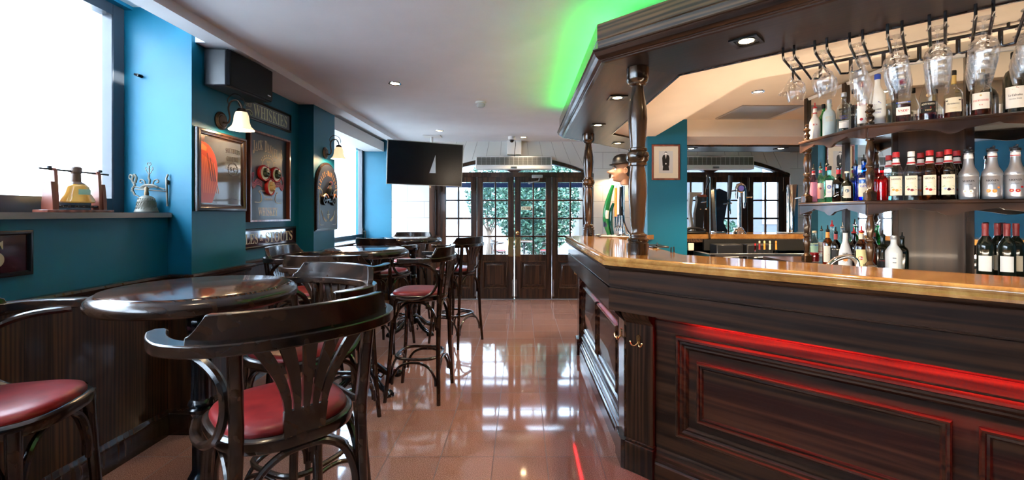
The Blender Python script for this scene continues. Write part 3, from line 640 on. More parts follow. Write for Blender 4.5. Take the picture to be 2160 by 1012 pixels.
for sg in (-1, 1):
    b = MB(M)
    for k in range(4): b.tube(cat([(cx + sg * (.10 + k * .0), .30 + k * .012, Z), (cx + sg * .17, .315 + k * .014, Z), (cx + sg * .22, .28 + k * .014, Z), (cx + sg * .245, .33 + k * .02, Z), (cx + sg * .215, .39 + k * .006, Z)], 4), .006, 4)
    b.build('ribbon_motif', 'pink_ink', p)
for (mx, my, w_, h_) in ((.225, .415, .078, .068), (.405, .415, .078, .068), (.315, .30, .062, .075)):
    Mm = M @ T(mx, my, .016) @ Matrix.Diagonal((w_ / .07, h_ / .07, 1, 1))
    b = MB(Mm); b.lathe([(.056, 0), (.068, .0), (.071, .020), (.066, .028), (.060, .027), (.056, .020)], 32); md = b.build('medallion', 'red', t)
    b = MB(Mm); b.lathe([(0, .022), (.057, .021), (.057, .0)], 32); b.build('ground', 'cream', md)
    b = MB(Mm); gold = my < .35
    b.M = b.M @ Matrix.Diagonal((.85, .85, .8, 1)); b.lathe([(.036, .024), (.036, .045), (.026, .060), (0, .066)], 16, (.004, -.006, 0)); b.box(-.034, .012, .03, .040, .024, .062, .003); b.lathe([(.03, .03), (.026, .055), (0, .062)], 14, (.002, .026, 0)); b.box(-.008, -.014, .06, .006, .006, .078, .003); b.box(-.016, -.03, .05, .018, -.02, .07, .003)
    b.build('carved_head', 'gold_flat' if gold else mat('carved_dark', (.02, .035, .02), .4) if 'carved_dark' not in M_ or gold else 'carved_dark', md)
# long signs
def sign(name, y0, y1, z0, z1, label, bodies, board, ink, frm='black_metal', x=XL):
    t = thing(name, label, 'wall sign', (x, y0, z0)); w_, h_ = y1 - y0, z1 - z0
    b = MB(M); b.frame(0, 0, w_, h_, [(0, 0), (0, .018), (.006, .022), (.014, .022), (.02, .012), (.02, 0)]); b.build('frame', frm, t)
    b = MB(M); b.box(.01, .01, 0, w_ - .01, h_ - .01, .010); p = b.build('board', board, t)
    b = MB(M)
    for (s, x_, y_, hh, ww) in bodies: b.text(serif(s), x_, y_, hh, .0108, w=ww)
    return t, b, p, ink
t, b, p, ink = sign('whiskies_sign', 3.365, 4.285, 2.155, 2.325, 'long sign lettered in pale green, partly hidden below the loudspeaker', [('BLENDED', .205, .115, .045, .19), ('WHISKIES', .59, .085, .105, .53)], 'sign_slate', 'letter_green')
b.tube(cat([(.12, .06, .011), (.2, .055, .011), (.27, .07, .011), (.31, .05, .011), (.29, .03, .011), (.275, .05, .011)], 4), .004, 4); b.build('lettering', ink, p)
t, b, p, ink = sign('ales_and_stouts_sign', 3.365, 4.375, 1.085, 1.255, 'long glossy maroon sign with gold letters under the whiskey board', [('ALES', .27, .085, .085, .235), ('&', .438, .088, .055, .05), ('STOUTS', .725, .085, .09, .45)], 'sign_maroon', mat('letter_gold', (.48, .42, .26), .35))
b.build('lettering', ink, p)
t, b, p, ink = sign('letter_sign', 1.10, 2.02, 1.105, 1.305, 'maroon sign ending in a gold letter S, on the wall under the big window', [('S', .775, .10, .115, .075)], 'sign_maroon', 'letter_gold')
b.build('lettering', ink, p)
# arched motorcycle plaque
t = thing('motorcycle_plaque', 'arched dark plaque with a carved motorcycle and rider', 'wall sign', (XP, 4.47, 1.20)); PW, PH = .53, .72
def archp(ins, zz=0): 
    w2 = PW / 2 - ins; pts = [(PW / 2 - w2, ins), (PW / 2 + w2, ins)]
    return pts + [(PW / 2 + w2 * math.cos(math.pi * i / 18), PH - .245 + (.245 - ins) * math.sin(math.pi * i / 18)) for i in range(19)]
b = MB(M); b.prism(archp(0), 0, .014); b.prism(archp(.012), .014, .022)
o = b.build('rim', 'wood_dark', t); b = MB(M); b.prism(archp(.024), .018, .026); p = b.build('board', 'jd_black', t)
b = MB(M); cx = PW / 2; Z = .0268
b.arctext(serif('HARLEY-DAVIDSON'), cx, .39, .215, .052, 165, Z, kx=.042); b.build('lettering', mat('harley_orange', (.75, .30, .04), .4), p)
b = MB(M)
for sg in (-1, 1):
    b.tube([(cx + sg * .20, .44, Z), (cx + sg * .20, .075, Z), (cx + sg * .185, .06, Z), (cx + sg * .11, .06, Z)], .0022, 4)
    b.tube(cat([(cx + sg * .20, .44, Z), (cx + sg * .16, .425, Z), (cx + sg * .13, .38, Z), (cx + sg * .155, .355, Z), (cx + sg * .17, .38, Z)], 4), .0035, 4)
    for k in range(5): b.tube(cat([(cx + sg * .03, .10, Z), (cx + sg * (.08 + k * .012), .10 + k * .013, Z), (cx + sg * (.12 + k * .01), .13 + k * .02, Z)], 3), .004, 4)
b.lathe([(.015, 0), (.022, 0)], 16, (cx, .15, Z)); b.tube([(cx, .12, Z), (cx, .21, Z)], .006, 4); b.tube([(cx - .03, .17, Z), (cx + .03, .17, Z)], .005, 4)
b.build('line_motif', 'label_tan', p)
b = MB(M)  # motorcycle
for x in (cx - .115, cx + .10): b.lathe([(.026, .02), (.050, .026), (.052, .04), (.046, .05), (.032, .05), (.026, .04)], 24, (x, .315, 0)); b.lathe([(0, .02), (.012, .02), (.012, .05), (0, .05)], 10, (x, .315, 0))
b.tube([(cx - .11, .315, .045), (cx - .03, .33, .05), (cx + .04, .32, .05)], .012, 6); b.box(cx - .05, .29, .02, cx + .04, .35, .055, .008); b.tube([(cx + .10, .315, .045), (cx + .055, .41, .05)], .007, 6); b.tube([(cx + .06, .41, .05), (cx + .02, .43, .05)], .006, 6)
bk = b.build('motorcycle_relief', 'black_metal', t)
b = MB(M); b.box(cx - .01, .355, .03, cx + .07, .385, .062, .01); b.tube(cat([(cx + .06, .34, .05), (cx + .11, .385, .052), (cx + .16, .36, .05)], 4), .010, 6); b.tube(cat([(cx - .05, .34, .05), (cx - .11, .38, .052), (cx - .165, .35, .05)], 4), .010, 6); b.build('fenders_and_tank', mat('relief_copper', (.65, .20, .06), .3, .5), bk)
b = MB(M)  # rider
b.tube(cat([(cx - .045, .37, .045), (cx - .03, .43, .055), (cx - .005, .465, .05)], 4), [.026, .028, .03, .03, .028, .026, .022, .02, .018], 8); b.tube([(cx - .005, .46, .06), (cx + .03, .43, .06), (cx + .055, .425, .055)], .010, 6); b.tube([(cx - .04, .38, .06), (cx + .02, .37, .065), (cx + .015, .32, .06)], .014, 6)
b.lathe([(0, .03), (.018, .04), (.018, .055), (0, .062)], 12, (cx + .005, .495, 0)); rd_ = b.build('rider_relief', 'black', t)
b = MB(M); b.lathe([(0, .03), (.022, .035), (.018, .055), (0, .06)], 12, (cx + .03, .50, 0)); b.tube([(cx + .02, .49, .05), (cx - .05, .44, .045)], .009, 5); b.build('scarf', 'red_dark', rd_)
# framed portrait on the teal pier inside the bar (pier itself)
struct('wall_pier_bar', MB().box(1.365, 4.83, 0, 1.795, 5.25, CE), mat('pier_blue', (.0, .12, .20), .45))
t = thing('framed_portrait', 'framed black and white portrait of a man in a suit, on the blue pier', 'picture', (1.41, 4.83, 1.74)); M2 = basis((0, 0, 0), (1, 0))
b = MB(M2); b.frame(0, 0, .305, .385, [(0, 0), (0, .016), (.006, .022), (.016, .02), (.02, .012), (.02, 0)]); b.build('frame', 'wood_cherry', t)
MB(M2).box(.015, .015, 0, .29, .37, .008).build('mat_board', 'paper', t)
p = MB(M2).box(.077, .075, .008, .228, .315, .0088).build('photo', 'photo_grey', t)
b = MB(M2); Z = .0092; cx = .152
b.add([(cx + x, y, Z) for x, y in ((-.042, .12), (-.030, .118), (-.028, .19), (-.012, .20), (.012, .20), (.028, .19), (.030, .15), (.044, .15), (.044, .24), (.036, .265), (.014, .275), (-.014, .275), (-.036, .265), (-.044, .24), (-.044, .15))], [(2, 14, 13, 12, 11, 10, 9, 8, 7, 6, 5, 4, 3)] ) if 0 else None
b.add([(cx + x, y, Z) for x, y in ((-.036, .155), (.036, .155), (.04, .24), (.032, .268), (.012, .276), (-.012, .276), (-.032, .268), (-.04, .24))], [tuple(range(8))])
b.add([(cx + x, y, Z) for x, y in ((-.036, .105), (.036, .105), (.03, .155), (-.03, .155))], [(0, 1, 2, 3)]); b.add([(cx - .013, .302, Z), (cx - .013, .292, Z), (cx + .013, .292, Z), (cx + .013, .302, Z), (cx, .309, Z)], [(0, 1, 2, 3, 4)]); b.build('suit', 'black', p)
b = MB(M2); b.lathe([(0, 0), (.0115, 0)], 14, (cx, .288, Z + .0002)); b.add([(cx - .007, .274, Z + .0002), (cx, .225, Z + .0002), (cx + .007, .274, Z + .0002)], [(0, 1, 2)]); b.lathe([(0, 0), (.008, 0)], 8, (cx, .178, Z + .0002)); b.build('face_and_shirt', 'white', p)
# ================================================================ WINDOW SILL ORNAMENTS
t = thing('bell_decanter_stand', 'amber bell-shaped bottle hanging between red wooden uprights on the sill', 'bottle stand', (-2.36, 2.36, 1.385), R(83))
# local x along the wall, y depth
def up(b, x, s):
    b.prism([(x - .022, -.03), (x + .022, -.03), (x + .022, .03), (x - .022, .03)], .012, .012 + .001)
    b.M = T(x, 0, 0) @ RX(R(90)); b.prism([(-.03 * 1, .012), (.03, .012), (.028, .09), (.016, .17), (-.016, .17), (-.026, .10)], -.03, .03)
b = MB(); b.box(-.16, -.045, 0, .16, .045, .014, .002); b.build('base', 'wood_cherry', t)
for sg in (-1, 1):
    b = MB(T(sg * .112, 0, 0)); Mx = b.M
    b.M = Mx @ RZ(R(90)) @ RX(R(90)); b.prism([(-.034, .014), (.034, .014), (.032, .06), (.022, .155), (-.022, .155), (-.032, .06)], -.009 + sg * .009, .009 + sg * .009)
    b.prism([(-.026, .014), (.026, .014), (.024, .10), (.017, .21), (.006, .226), (-.006, .226), (-.017, .21), (-.024, .10)], -.008 - sg * .008, .008 - sg * .008); b.build('upright', 'wood_cherry', t)
b = MB(); b.tube([(-.165, 0, .219), (.165, 0, .213)], .005, 8); 
for x in (-.12, .12): b.lathe([(0, -.01), (.010, -.006), (.010, .006), (0, .01)], 10, (x, 0, .228))
b.build('crossbar', 'black_plastic', t); MB().box(-.10, -.02, .026, .11, .02, .038, .003).build('cradle', 'wood_dark', t)
b = MB(); b.lathe([(0, .05), (.072, .05), (.078, .056), (.072, .075), (.058, .10), (.052, .135), (.040, .148), (.022, .155), (.0, .156)], 32); bt = b.build('bell_bottle', 'whisky', t)
b = MB(); b.lathe([(.040, .149), (.032, .156), (.022, .162), (.020, .205), (.024, .21), (.024, .236), (.018, .242), (0, .242)], 24); b.build('neck_cover', mat('bottle_brown', (.10, .055, .035), .25), bt)
M3 = basis((0, -.0545, .112), (1, 0)); b = MB(); b.add([((.062) * math.sin(a) , -.0620 * math.cos(a) + .0, z) for z in (.094, .122) for a in (-.5, -.25, 0, .25, .5)], [(i, i + 1, 6 + i, 5 + i) for i in range(4)]); b.build('label', 'green_label', bt)
t = thing('bronze_bell', 'engraved grey bronze monastery bell on the end of the window sill', 'bell', (-2.31, 2.745, 1.385))
b = MB(); b.lathe([(0, .001), (.058, .001), (.060, .006), (.055, .018), (.050, .03), (.049, .034), (.050, .038), (.047, .055), (.044, .07), (.045, .074), (.043, .078), (.037, .092), (.024, .102), (.010, .106), (0, .106)], 36)
b.build('bell_body', 'bell_bronze', t)
b = MB()
for row, (r, z) in enumerate(((.0525, .026), (.0485, .047), (.0475, .060), (.042, .083))):
    for k in range(22): a = k * 2 * math.pi / 22 + row * .1; b.tube([(r * math.cos(a), r * math.sin(a), z - .005), (r * math.cos(a + .12), r * math.sin(a + .12), z + .005)], .0022, 4)
b.build('engraving', 'bell_bronze', t)
b = MB(); b.lathe([(.010, .104), (.013, .115), (.010, .135), (.012, .15), (.006, .16), (0, .16)], 14); b.build('handle', mat('bell_handle', (.16, .11, .06), .4, .5), t)
t = thing('wall_bell_bracket', 'ornate scrolled metal bell bracket fixed to the bright blue reveal', 'bracket', (-2.31, 2.80, 1.50))
b = MB(); b.tube([(.085, .0, -.075), (.085, -.008, .10), (.088, 0, .125)], .006, 8); b.box(.078, -.012, .06, .092, .008, .09, .003); b.build('wall_plate', 'bell_bronze', t)
b = MB()
b.tube(cat([(.085, -.02, .03), (.03, -.03, .045), (-.03, -.035, .035), (-.09, -.04, .045), (-.105, -.04, .015)], 5), .0045, 6)
b.tube([(.085, -.01, .018), (0, -.035, .025), (-.085, -.04, .03)], .004, 6)
b.tube(cat([(.05, -.03, .04), (.03, -.035, .052), (0, -.035, .055), (-.03, -.035, .052), (-.05, -.035, .04)], 4), .008, 6)
b.build('arm', 'bell_bronze', t)
b = MB()
for sg in (-1, 1):
    b.tube(cat([(0, -.035, .05), (sg * .022, -.035, .06), (sg * .03, -.035, .082), (sg * .05, -.035, .09), (sg * .058, -.035, .075), (sg * .045, -.035, .07)], 5), .004, 6)
    b.tube(cat([(0, -.035, .12), (sg * .012, -.035, .135), (sg * .024, -.035, .16), (sg * .018, -.035, .168)], 4), .0022, 5)
    b.tube(cat([(0, -.035, .15), (sg * .010, -.035, .158), (sg * .026, -.035, .15)], 3), .002, 5)
b.tube(cat([(0, -.035, .06), (.004, -.035, .085), (-.003, -.035, .10), (0, -.035, .12), (0, -.035, .175)], 4), [.006] * 9 + [.005] * 4 + [.003] * 4, 6)
b.tube(cat([(0, -.035, .175), (.012, -.035, .183), (.008, -.035, .195), (0, -.035, .19), (-.008, -.035, .195), (-.012, -.035, .183)], 3, True), .0022, 5, True); b.build('scroll_crest', 'bell_bronze', t)
b = MB(); b.tube(cat([(-.085, -.04, -.005), (-.10, -.04, .03), (-.085, -.04, .055), (-.10, -.04, .085), (-.088, -.04, .12), (-.075, -.04, .10), (-.082, -.04, .07)], 5), .0065, 6)
b.tube(cat([(-.09, -.04, -.005), (-.065, -.04, -.012), (-.05, -.04, -.028), (-.035, -.04, -.024)], 4), .004, 6); b.tube(cat([(-.10, -.04, .085), (-.118, -.04, .10), (-.112, -.04, .12), (-.098, -.04, .112)], 4), .005, 6)
b.build('figure_finial', 'bell_bronze', t)
# ================================================================ BENTWOOD BAR STOOLS WITH ARMS (local +x = facing)
def make_stool(label, loc, rz, group):
    t = thing('bar_stool', label, 'bar stool', loc, rz, group)
    def outline(k=1.0, n=40):
        o = []
        for i in range(n):
            a = 2 * math.pi * i / n; ca, sa = math.cos(a), math.sin(a); e = .72
            x = .205 * math.copysign(abs(ca) ** e, ca); y = (.205 - .028 * (1 - ca) / 2) * math.copysign(abs(sa) ** e, sa); o.append((x * k, y * k))
        return o
    def stack(levels):
        b = MB(); n = 40; vs = []; fs = []
        for k, z in levels: vs += [(x, y, z) for x, y in outline(k)]
        for j in range(len(levels) - 1):
            for i in range(n): l = (i + 1) % n; fs.append((j * n + i, j * n + l, (j + 1) * n + l, (j + 1) * n + i))
        fs.append(tuple(range(n - 1, -1, -1))); fs.append(tuple((len(levels) - 1) * n + i for i in range(n))); return b.add(vs, fs)
    stack([(.95, .735), (1.0, .742), (1.02, .755), (1.01, .772), (.97, .779), (.92, .780)]).build('seat_ring', 'wood_chair', t)
    stack([(.925, .776), (.93, .786), (.90, .797), (.82, .804), (.6, .808), (.3, .809)]).build('seat', 'leather', t)
    for sg in (-1, 1):
        b = MB(); b.tube(cat([(.150, sg * .158, .76), (.158, sg * .165, .55), (.178, sg * .178, .25), (.205, sg * .192, .0)], 4), [.019 - .0005 * i for i in range(13)], 10, sq=(1, 1.1)); b.build('leg', 'wood_chair', t)
    for sg in (-1, 1):
        b = MB(); b.tube(cat([(-.222, sg * .175, 1.045), (-.205, sg * .168, .90), (-.192, sg * .165, .75), (-.188, sg * .18, .40), (-.20, sg * .215, 0)], 4), [.018] * 9 + [.017 - .0005 * i for i in range(8)], 10, sq=(1.05, 1.0)); b.build('leg', 'wood_chair', t)
    L1 = [(.158, .165), (.158, -.165), (-.190, -.170), (-.190, .170)]
    for i in range(4):
        a = L1[i]; c = L1[(i + 1) % 4]; lerp = lambda k, z: (a[0] + (c[0] - a[0]) * k, a[1] + (c[1] - a[1]) * k, z)
        ins = .0; b = MB(); b.tube(cat([lerp(.06, .53), lerp(.07, .60), lerp(.16, .68), lerp(.32, .722), lerp(.5, .73), lerp(.68, .722), lerp(.84, .68), lerp(.93, .60), lerp(.94, .53)], 4), .0105, 8); b.build('seat_brace', 'wood_chair', t)
    ring = [(.165 * math.copysign(abs(math.cos(q)) ** .6, math.cos(q)), .165 * math.copysign(abs(math.sin(q)) ** .6, math.sin(q)), .31) for q in [2 * math.pi * i / 28 for i in range(28)]]
    b = MB(); b.tube(ring, .0115, 8, True); b.build('foot_ring', 'wood_chair', t)
    L2 = [(.175, .180), (.175, -.180), (-.192, -.195), (-.192, .195)]
    for i in range(4):
        a = L2[i]; c = L2[(i + 1) % 4]; lerp = lambda k, z: ((a[0] + (c[0] - a[0]) * k) * (1 - .08 * (1 - abs(2 * k - 1))), (a[1] + (c[1] - a[1]) * k) * (1 - .08 * (1 - abs(2 * k - 1))), z)
        b = MB(); b.tube(cat([lerp(.05, .13), lerp(.07, .19), lerp(.18, .255), lerp(.34, .283), lerp(.5, .288), lerp(.66, .283), lerp(.82, .255), lerp(.93, .19), lerp(.95, .13)], 4), .0095, 8); b.build('ring_brace', 'wood_chair', t)
    half = [(.075, .288), (.03, .300), (-.04, .305), (-.11, .292), (-.175, .245), (-.215, .18), (-.238, .095), (-.245, 0)]
    pth = cat([(x, y, 0) for x, y in half] + [(x, -y, 0) for x, y in half[-2::-1]], 5); P2 = [(p.x, p.y) for p in pth]
    wd = lambda i: .5 + .5 * min(1, min(i, len(P2) - 1 - i) / 3)
    b = MB(); O = offset(P2, .024); I = offset(P2, -.024); n = len(P2); vs = []; fs = []
    for i in range(n):
        w_ = wd(i); px, py = P2[i]; ox, oy = px + (O[i][0] - px) * w_, py + (O[i][1] - py) * w_; ix, iy = px + (I[i][0] - px) * w_, py + (I[i][1] - py) * w_
        for (x, y, z) in ((ox, oy, 1.030), (ox, oy, 1.056), (ox * .985 + ix * .015, oy * .985 + iy * .015, 1.0625), (ix, iy, 1.0625), (ix, iy, 1.030)): vs.append((x, y, z))
    for i in range(n - 1):
        for k in range(5): l = (k + 1) % 5; fs.append((i * 5 + k, i * 5 + l, (i + 1) * 5 + l, (i + 1) * 5 + k))
    fs += [(4, 3, 2, 1, 0), tuple((n - 1) * 5 + k for k in range(5))]; b.add(vs, fs); b.build('arm_rail', 'wood_chair', t, bevel=.004)
    # crest board on the rear of the rail with scooped ends
    half = [(-.150, .262), (-.175, .238), (-.200, .205), (-.222, .16), (-.238, .095), (-.244, .045), (-.246, 0)]
    pth = cat([(x, y, 0) for x, y in half] + [(x, -y, 0) for x, y in half[-2::-1]], 5); P2 = [(p.x, p.y) for p in pth]; n = len(P2); O = offset(P2, .016); I = offset(P2, -.008); vs = []; fs = []
    for i in range(n):
        e = min(i, n - 1 - i); h = .018 + .056 * min(1, max(0, (e - 0) / 7)) ** 1.6 if e < 7 else .074
        lean = -.010; dx = 0
        for (x, y, z) in ((O[i][0], O[i][1], 1.060), (O[i][0] - .008, O[i][1], 1.060 + h), (I[i][0] - .008, I[i][1], 1.060 + h), (I[i][0], I[i][1], 1.060)): vs.append((x, y, z))
    for i in range(n - 1):
        for k in range(4): l = (k + 1) % 4; fs.append((i * 4 + k, i * 4 + l, (i + 1) * 4 + l, (i + 1) * 4 + k))
    fs += [(3, 2, 1, 0), tuple((n - 1) * 4 + k for k in range(4))]; b = MB().add(vs, fs); b.build('backrest', 'wood_chair', t, bevel=.003)
    # fan splat
    b = MB(); X = lambda z: -.196 - .045 * max(0, (z - .78)) / .26
    def plate(pl):
        n = len(pl); vs = [(X(z) + d, y, z) for d in (-.006, .006) for y, z in pl]; b.add(vs, [tuple(range(n)), tuple(range(2 * n - 1, n - 1, -1))] + [(i, n + i, n + (i + 1) % n, (i + 1) % n) for i in range(n)])
    plate([(-.052, .742), (.052, .742), (.056, .80), (.058, .845), (-.058, .845), (-.056, .80)])
    for k in range(-2, 3):
        c0, c1 = k * .0235, k * .062; w0, w1 = .0085, .019; m = 6
        q = [(c0 + (c1 - c0) * (j / m) ** 1.7, .842 + (1.035 - .842) * j / m, w0 + (w1 - w0) * j / m) for j in range(m + 1)]
        for j in range(m): plate([(q[j][0] - q[j][2], q[j][1]), (q[j][0] + q[j][2], q[j][1]), (q[j + 1][0] + q[j + 1][2], q[j + 1][1]), (q[j + 1][0] - q[j + 1][2], q[j + 1][1])])
    sp = b.build('splat', 'wood_chair', t)
    for y in (-.038, .038): b = MB(T(X(.76) - .007, y, .768) @ RY(R(-90))); b.lathe([(0, .003), (.006, .002), (.007, 0), (0, 0)], 10); b.build('screw', 'brass', sp)
    for sg in (-1, 1):
        b = MB(); b.tube(cat([(.115, sg * .200, .762), (.04, sg * .215, .752), (-.06, sg * .212, .760), (-.14, sg * .198, .80), (-.180, sg * .188, .87), (-.178, sg * .192, .94), (-.14, sg * .215, .99), (-.07, sg * .25, 1.018), (.03, sg * .283, 1.026)], 5), .0125, 8); b.build('arm_support', 'wood_chair', t)
    return t
GS = 'bentwood bar stools at the round tables'
spots = [(-.745, 1.385, 135, 'nearest bentwood stool with fan-slatted back turned to the camera, red seat'),
         (-1.63, 1.38, 15, 'red-seated bentwood stool cut off by the picture edge, against the panelling under the window'),
         (-.985, 1.995, -116, 'bentwood stool facing the camera from beyond the nearest table, crest shining bronze'),
         (-1.165, 2.83, 88, 'bentwood stool with its back to the camera, tucked to the second table'),
         (-1.64, 3.42, 2, 'bentwood stool against the wall panelling beside the second table, green glint on its crest'),
         (-.78, 3.43, 176, 'bentwood stool standing clear in the aisle beside the second table, seen from its side'),
         (-1.39, 4.62, 72, 'bentwood stool between the second and third tables, its arm resting before the blue strip'),
         (-.71, 4.80, 150, 'bentwood stool on the aisle side of the third table, nearest the entrance doors'),
         (-1.43, 5.66, -92, 'bentwood stool behind the third table under the television')]
s0 = None
for x, y, a, l in spots:
    if s0 is None: s0 = make_stool(l, (x, y, 0), R(a), GS)
    else: dup(s0, (x, y, 0), R(a), l, GS)
a_ = dup(s0, (-.52, 10.3, -.04), R(20), 'bentwood seat outside on the terrace, left of the outdoor table', 'terrace seats')
c_ = dup(s0, (.58, 10.35, -.04), R(165), 'bentwood seat outside on the terrace, right of the outdoor table', 'terrace seats')
# ---- round tables
def make_table(label, loc, group):
    t = thing('round_table', label, 'table', loc, R(20), group)
    b = MB(); b.lathe([(0, 1.06), (.27, 1.06), (.29, 1.040), (.315, 1.040), (.329, 1.050), (.333, 1.064), (.329, 1.080), (.318, 1.090), (.306, 1.094), (.302, 1.100), (.296, 1.1015), (0, 1.1015)], 96)
    for i in range(len(b.f)): b.m[i] = 1 if i // 96 < 8 else 0
    b.build('table_top', ['wood_table', 'wood_chair'], t)
    b = MB(); b.lathe([(0, 1.062), (.15, 1.062), (.15, 1.052), (.05, 1.045), (.03, 1.02), (.032, 1.005), (.046, .985), (.050, .955), (.044, .92), (.032, .905), (.030, .90), (.036, .895), (.034, .885)], 32, (0, 0, 0), .03, 16)
    b.build('capital', 'iron', t)
    b = MB(); b.lathe([(.030, .89), (.033, .70), (.034, .665)], 32, (0, 0, 0), .05, 12); b.lathe([(.034, .67), (.042, .66), (.044, .65), (.036, .642), (.044, .634), (.042, .622), (.034, .615), (.030, .60), (.030, .40), (.036, .385), (.044, .37), (.036, .355), (.046, .33), (.052, .29), (.046, .24), (.036, .215), (.05, .205), (.06, .19), (.05, .175), (.058, .165), (.066, .15), (.060, .10), (.04, .09), (0, .09)], 32); b.build('column', 'iron', t)
    for k in range(4):
        a = R(45 + 90 * k); ca, sa = math.cos(a), math.sin(a); b = MB(RZ(a))
        b.tube(cat([(.03, 0, .15), (.085, 0, .145), (.13, 0, .11), (.18, 0, .065), (.24, 0, .040), (.29, 0, .030)], 4), [.034, .034, .033, .032, .031, .030, .029, .028, .027, .026, .025, .024, .023, .022, .021, .021, .021, .021, .022, .022, .022], 10, sq=(1, .8))
        b.tube(cat([(.06, 0, .178), (.12, 0, .145), (.18, 0, .095), (.24, 0, .065), (.28, 0, .055)], 3), .009, 6)
        for q in (-.5, 0, .5): b.tube(cat([(.285, 0, .03), (.315, q * .03, .036), (.335, q * .045, .022), (.34, q * .05, .004)], 3), [.014] * 5 + [.012] * 3 + [.009] * 2, 8)
        b.lathe([(0, 0), (.028, .0), (.03, .02), (.02, .04), (0, .048)], 12, (.30, 0, 0))
        for sg in (-1, 1): b.tube(cat([(.10, sg * .02, .10), (.14, sg * .034, .07), (.12, sg * .03, .045), (.10, sg * .022, .06)], 3), .006, 5)
        b.build('leg', 'iron', t)
    return t
tb = make_table('round dark table nearest the camera, by the big window', (-1.235, 1.72, 0), 'round tables on cast-iron pedestals')
dup(tb, (-1.245, 3.56, 0), R(5), 'middle round table of the row, its top shining bright blue', 'round tables on cast-iron pedestals')
dup(tb, (-1.27, 5.22, 0), R(5), 'third round table of the row, nearest the entrance doors', 'round tables on cast-iron pedestals')
d_ = dup(tb, (.06, 10.4, -.04), R(10), 'round table outside on the terrace beyond the entrance doors')
for o in (a_, c_, d_): o.scale = (.72, .72, .72)
struct('trim_threshold', MB().box(D1 - HW, YF, -.0, D1 + HW, YF + .12, .008), 'steel')
# ================================================================ BAR (island): front leg runs at -43.5 deg, left leg along Y, chamfer, far leg along X
ux, uy = math.cos(A45), math.sin(A45)
CT = 1.15
def bpath(cx, cy, ly, chx, t=3.0): return [(cx + ux * t, cy + uy * t), (cx, cy), (cx, ly), (chx, ly + chx - cx), (4.9, ly + chx - cx)]
PC = bpath(.44, 2.38, 4.50, 1.45)         # counter outer edge; outside is on the left of travel
inC = offset(PC, -.40)
# worktop
t = thing('bar_worktop', 'long polished tan stone bar top with a moulded edge', 'bar top', (.44, 2.38, CT)); TL = Matrix.Translation((-.44, -2.38, -CT))
b = MB(TL); inner = offset(PC, -.03); wid = offset(PC, -.40); wid[1] = (.905, wid[1][1] + (.905 - wid[1][0]) * 0 ); wid = [offset(PC, -.40)[0], (.90, 2.49), (.90, 4.28), (1.55, 4.95), (4.9, 4.95)]
b.strip(inner, wid, 1.10, CT - .0005)
ed = [(-.035, 1.10), (-.012, 1.10), (.0, 1.105), (.002, 1.115), (-.006, 1.122), (-.008, 1.126), (-.004, 1.130), (-.004, 1.140), (-.012, 1.149), (-.03, CT)]
b.sweep(ed[::-1], PC); b.build('worktop', 'counter_stone', t, sharp=50)
MB(TL).sweep([(-.032, 1.085), (-.010, 1.085), (-.006, 1.092), (-.012, 1.10), (-.032, 1.10)][::-1], PC).build('edge_moulding', 'wood_bar', t)
# body
t = thing('bar_counter', 'dark panelled wooden bar front with red lighting below its apron', 'bar', (.56, 2.45, 0)); TL = Matrix.Translation((-.56, -2.45, 0))
def two(nm, prof, path=PC, parent=t, m_=('wood_bar', 'wood_sidebar')):
    """front leg and side legs as separate meshes so that the grain follows each"""
    def seg(pth, nm_, mm, full):
        cols = MB(TL).sweep(prof, full); n = len(prof); return cols
    b = MB(TL); b.sweep(prof, path); k = len(prof); nf = len(b.f)
    for i in range(nf): b.m[i] = 0 if i < k else 1
    o = b.build(nm, list(m_), parent, sharp=14); return o
two('apron', [(-.038, .990), (-.030, .992), (-.030, 1.088), (-.06, 1.088), (-.06, .865), (-.028, .865), (-.028, .982), (-.038, .984)][::-1])
two('body_board', [(-.150, .0), (-.150, .90), (-.19, .90), (-.19, 0)][::-1])
PB = offset(PC, -.150)
two('plinth', [(0, 0), (.034, 0), (.034, .085), (.028, .095), (.03, .105), (.022, .112), (.022, .128), (.014, .134), (.010, .150), (.004, .155), (0, .16)], PB)
# groove board line under the light
two('rail_board', [(0, .775), (.012, .775), (.012, .825), (.010, .828), (0, .828)], PB)
# red LED strip behind the apron, front leg and left leg
LP = offset(PC, -.085); dxy = (LP[1][0] + ux * .26, LP[1][1] + uy * .26)
b = MB(TL); b.strip([LP[0], dxy], [(q[0] - uy * -.010 * 0 + .009 * uy * -1 * -1, q[1] + .009 * ux * -1 * -1) for q in (LP[0], dxy)], .872, .876)
led = b.build('led_strip', 'led_red', t)
b = MB(TL); 
for k in range(90): y = 2.62 + k * .0202; b.box(.505, y, .868, .510, y + .009, .872)
led2 = b.build('led_strip', 'led_red', t)
for tt in (.75, 1.5, 2.25):
    px, py = LP[1][0] + ux * tt, LP[1][1] + uy * tt
    o = lamp('AREA', (px - .56, py - 2.45, .862), 4.0, (1, .02, .025), .72, parent=t, sy=.015)
    e_ = Vector((ux, uy, 0)); z_ = -Vector((.6884 * .75, .7254 * .75, -.66)).normalized(); y_ = z_.cross(e_); o.rotation_euler = Matrix(((e_.x, y_.x, z_.x), (e_.y, y_.y, z_.y), (e_.z, y_.z, z_.z))).to_euler()
for yy in (3.0, 3.9): lamp('AREA', (.51 - .56, yy - 2.45, .862), .5, (1, .02, .03), .02, parent=t, sy=.8)
MB(TL).sweep([(-.06, .868), (-.15, .868), (-.15, .875), (-.06, .875)], PC).build('soffit_board', 'wood_sidebar', t)
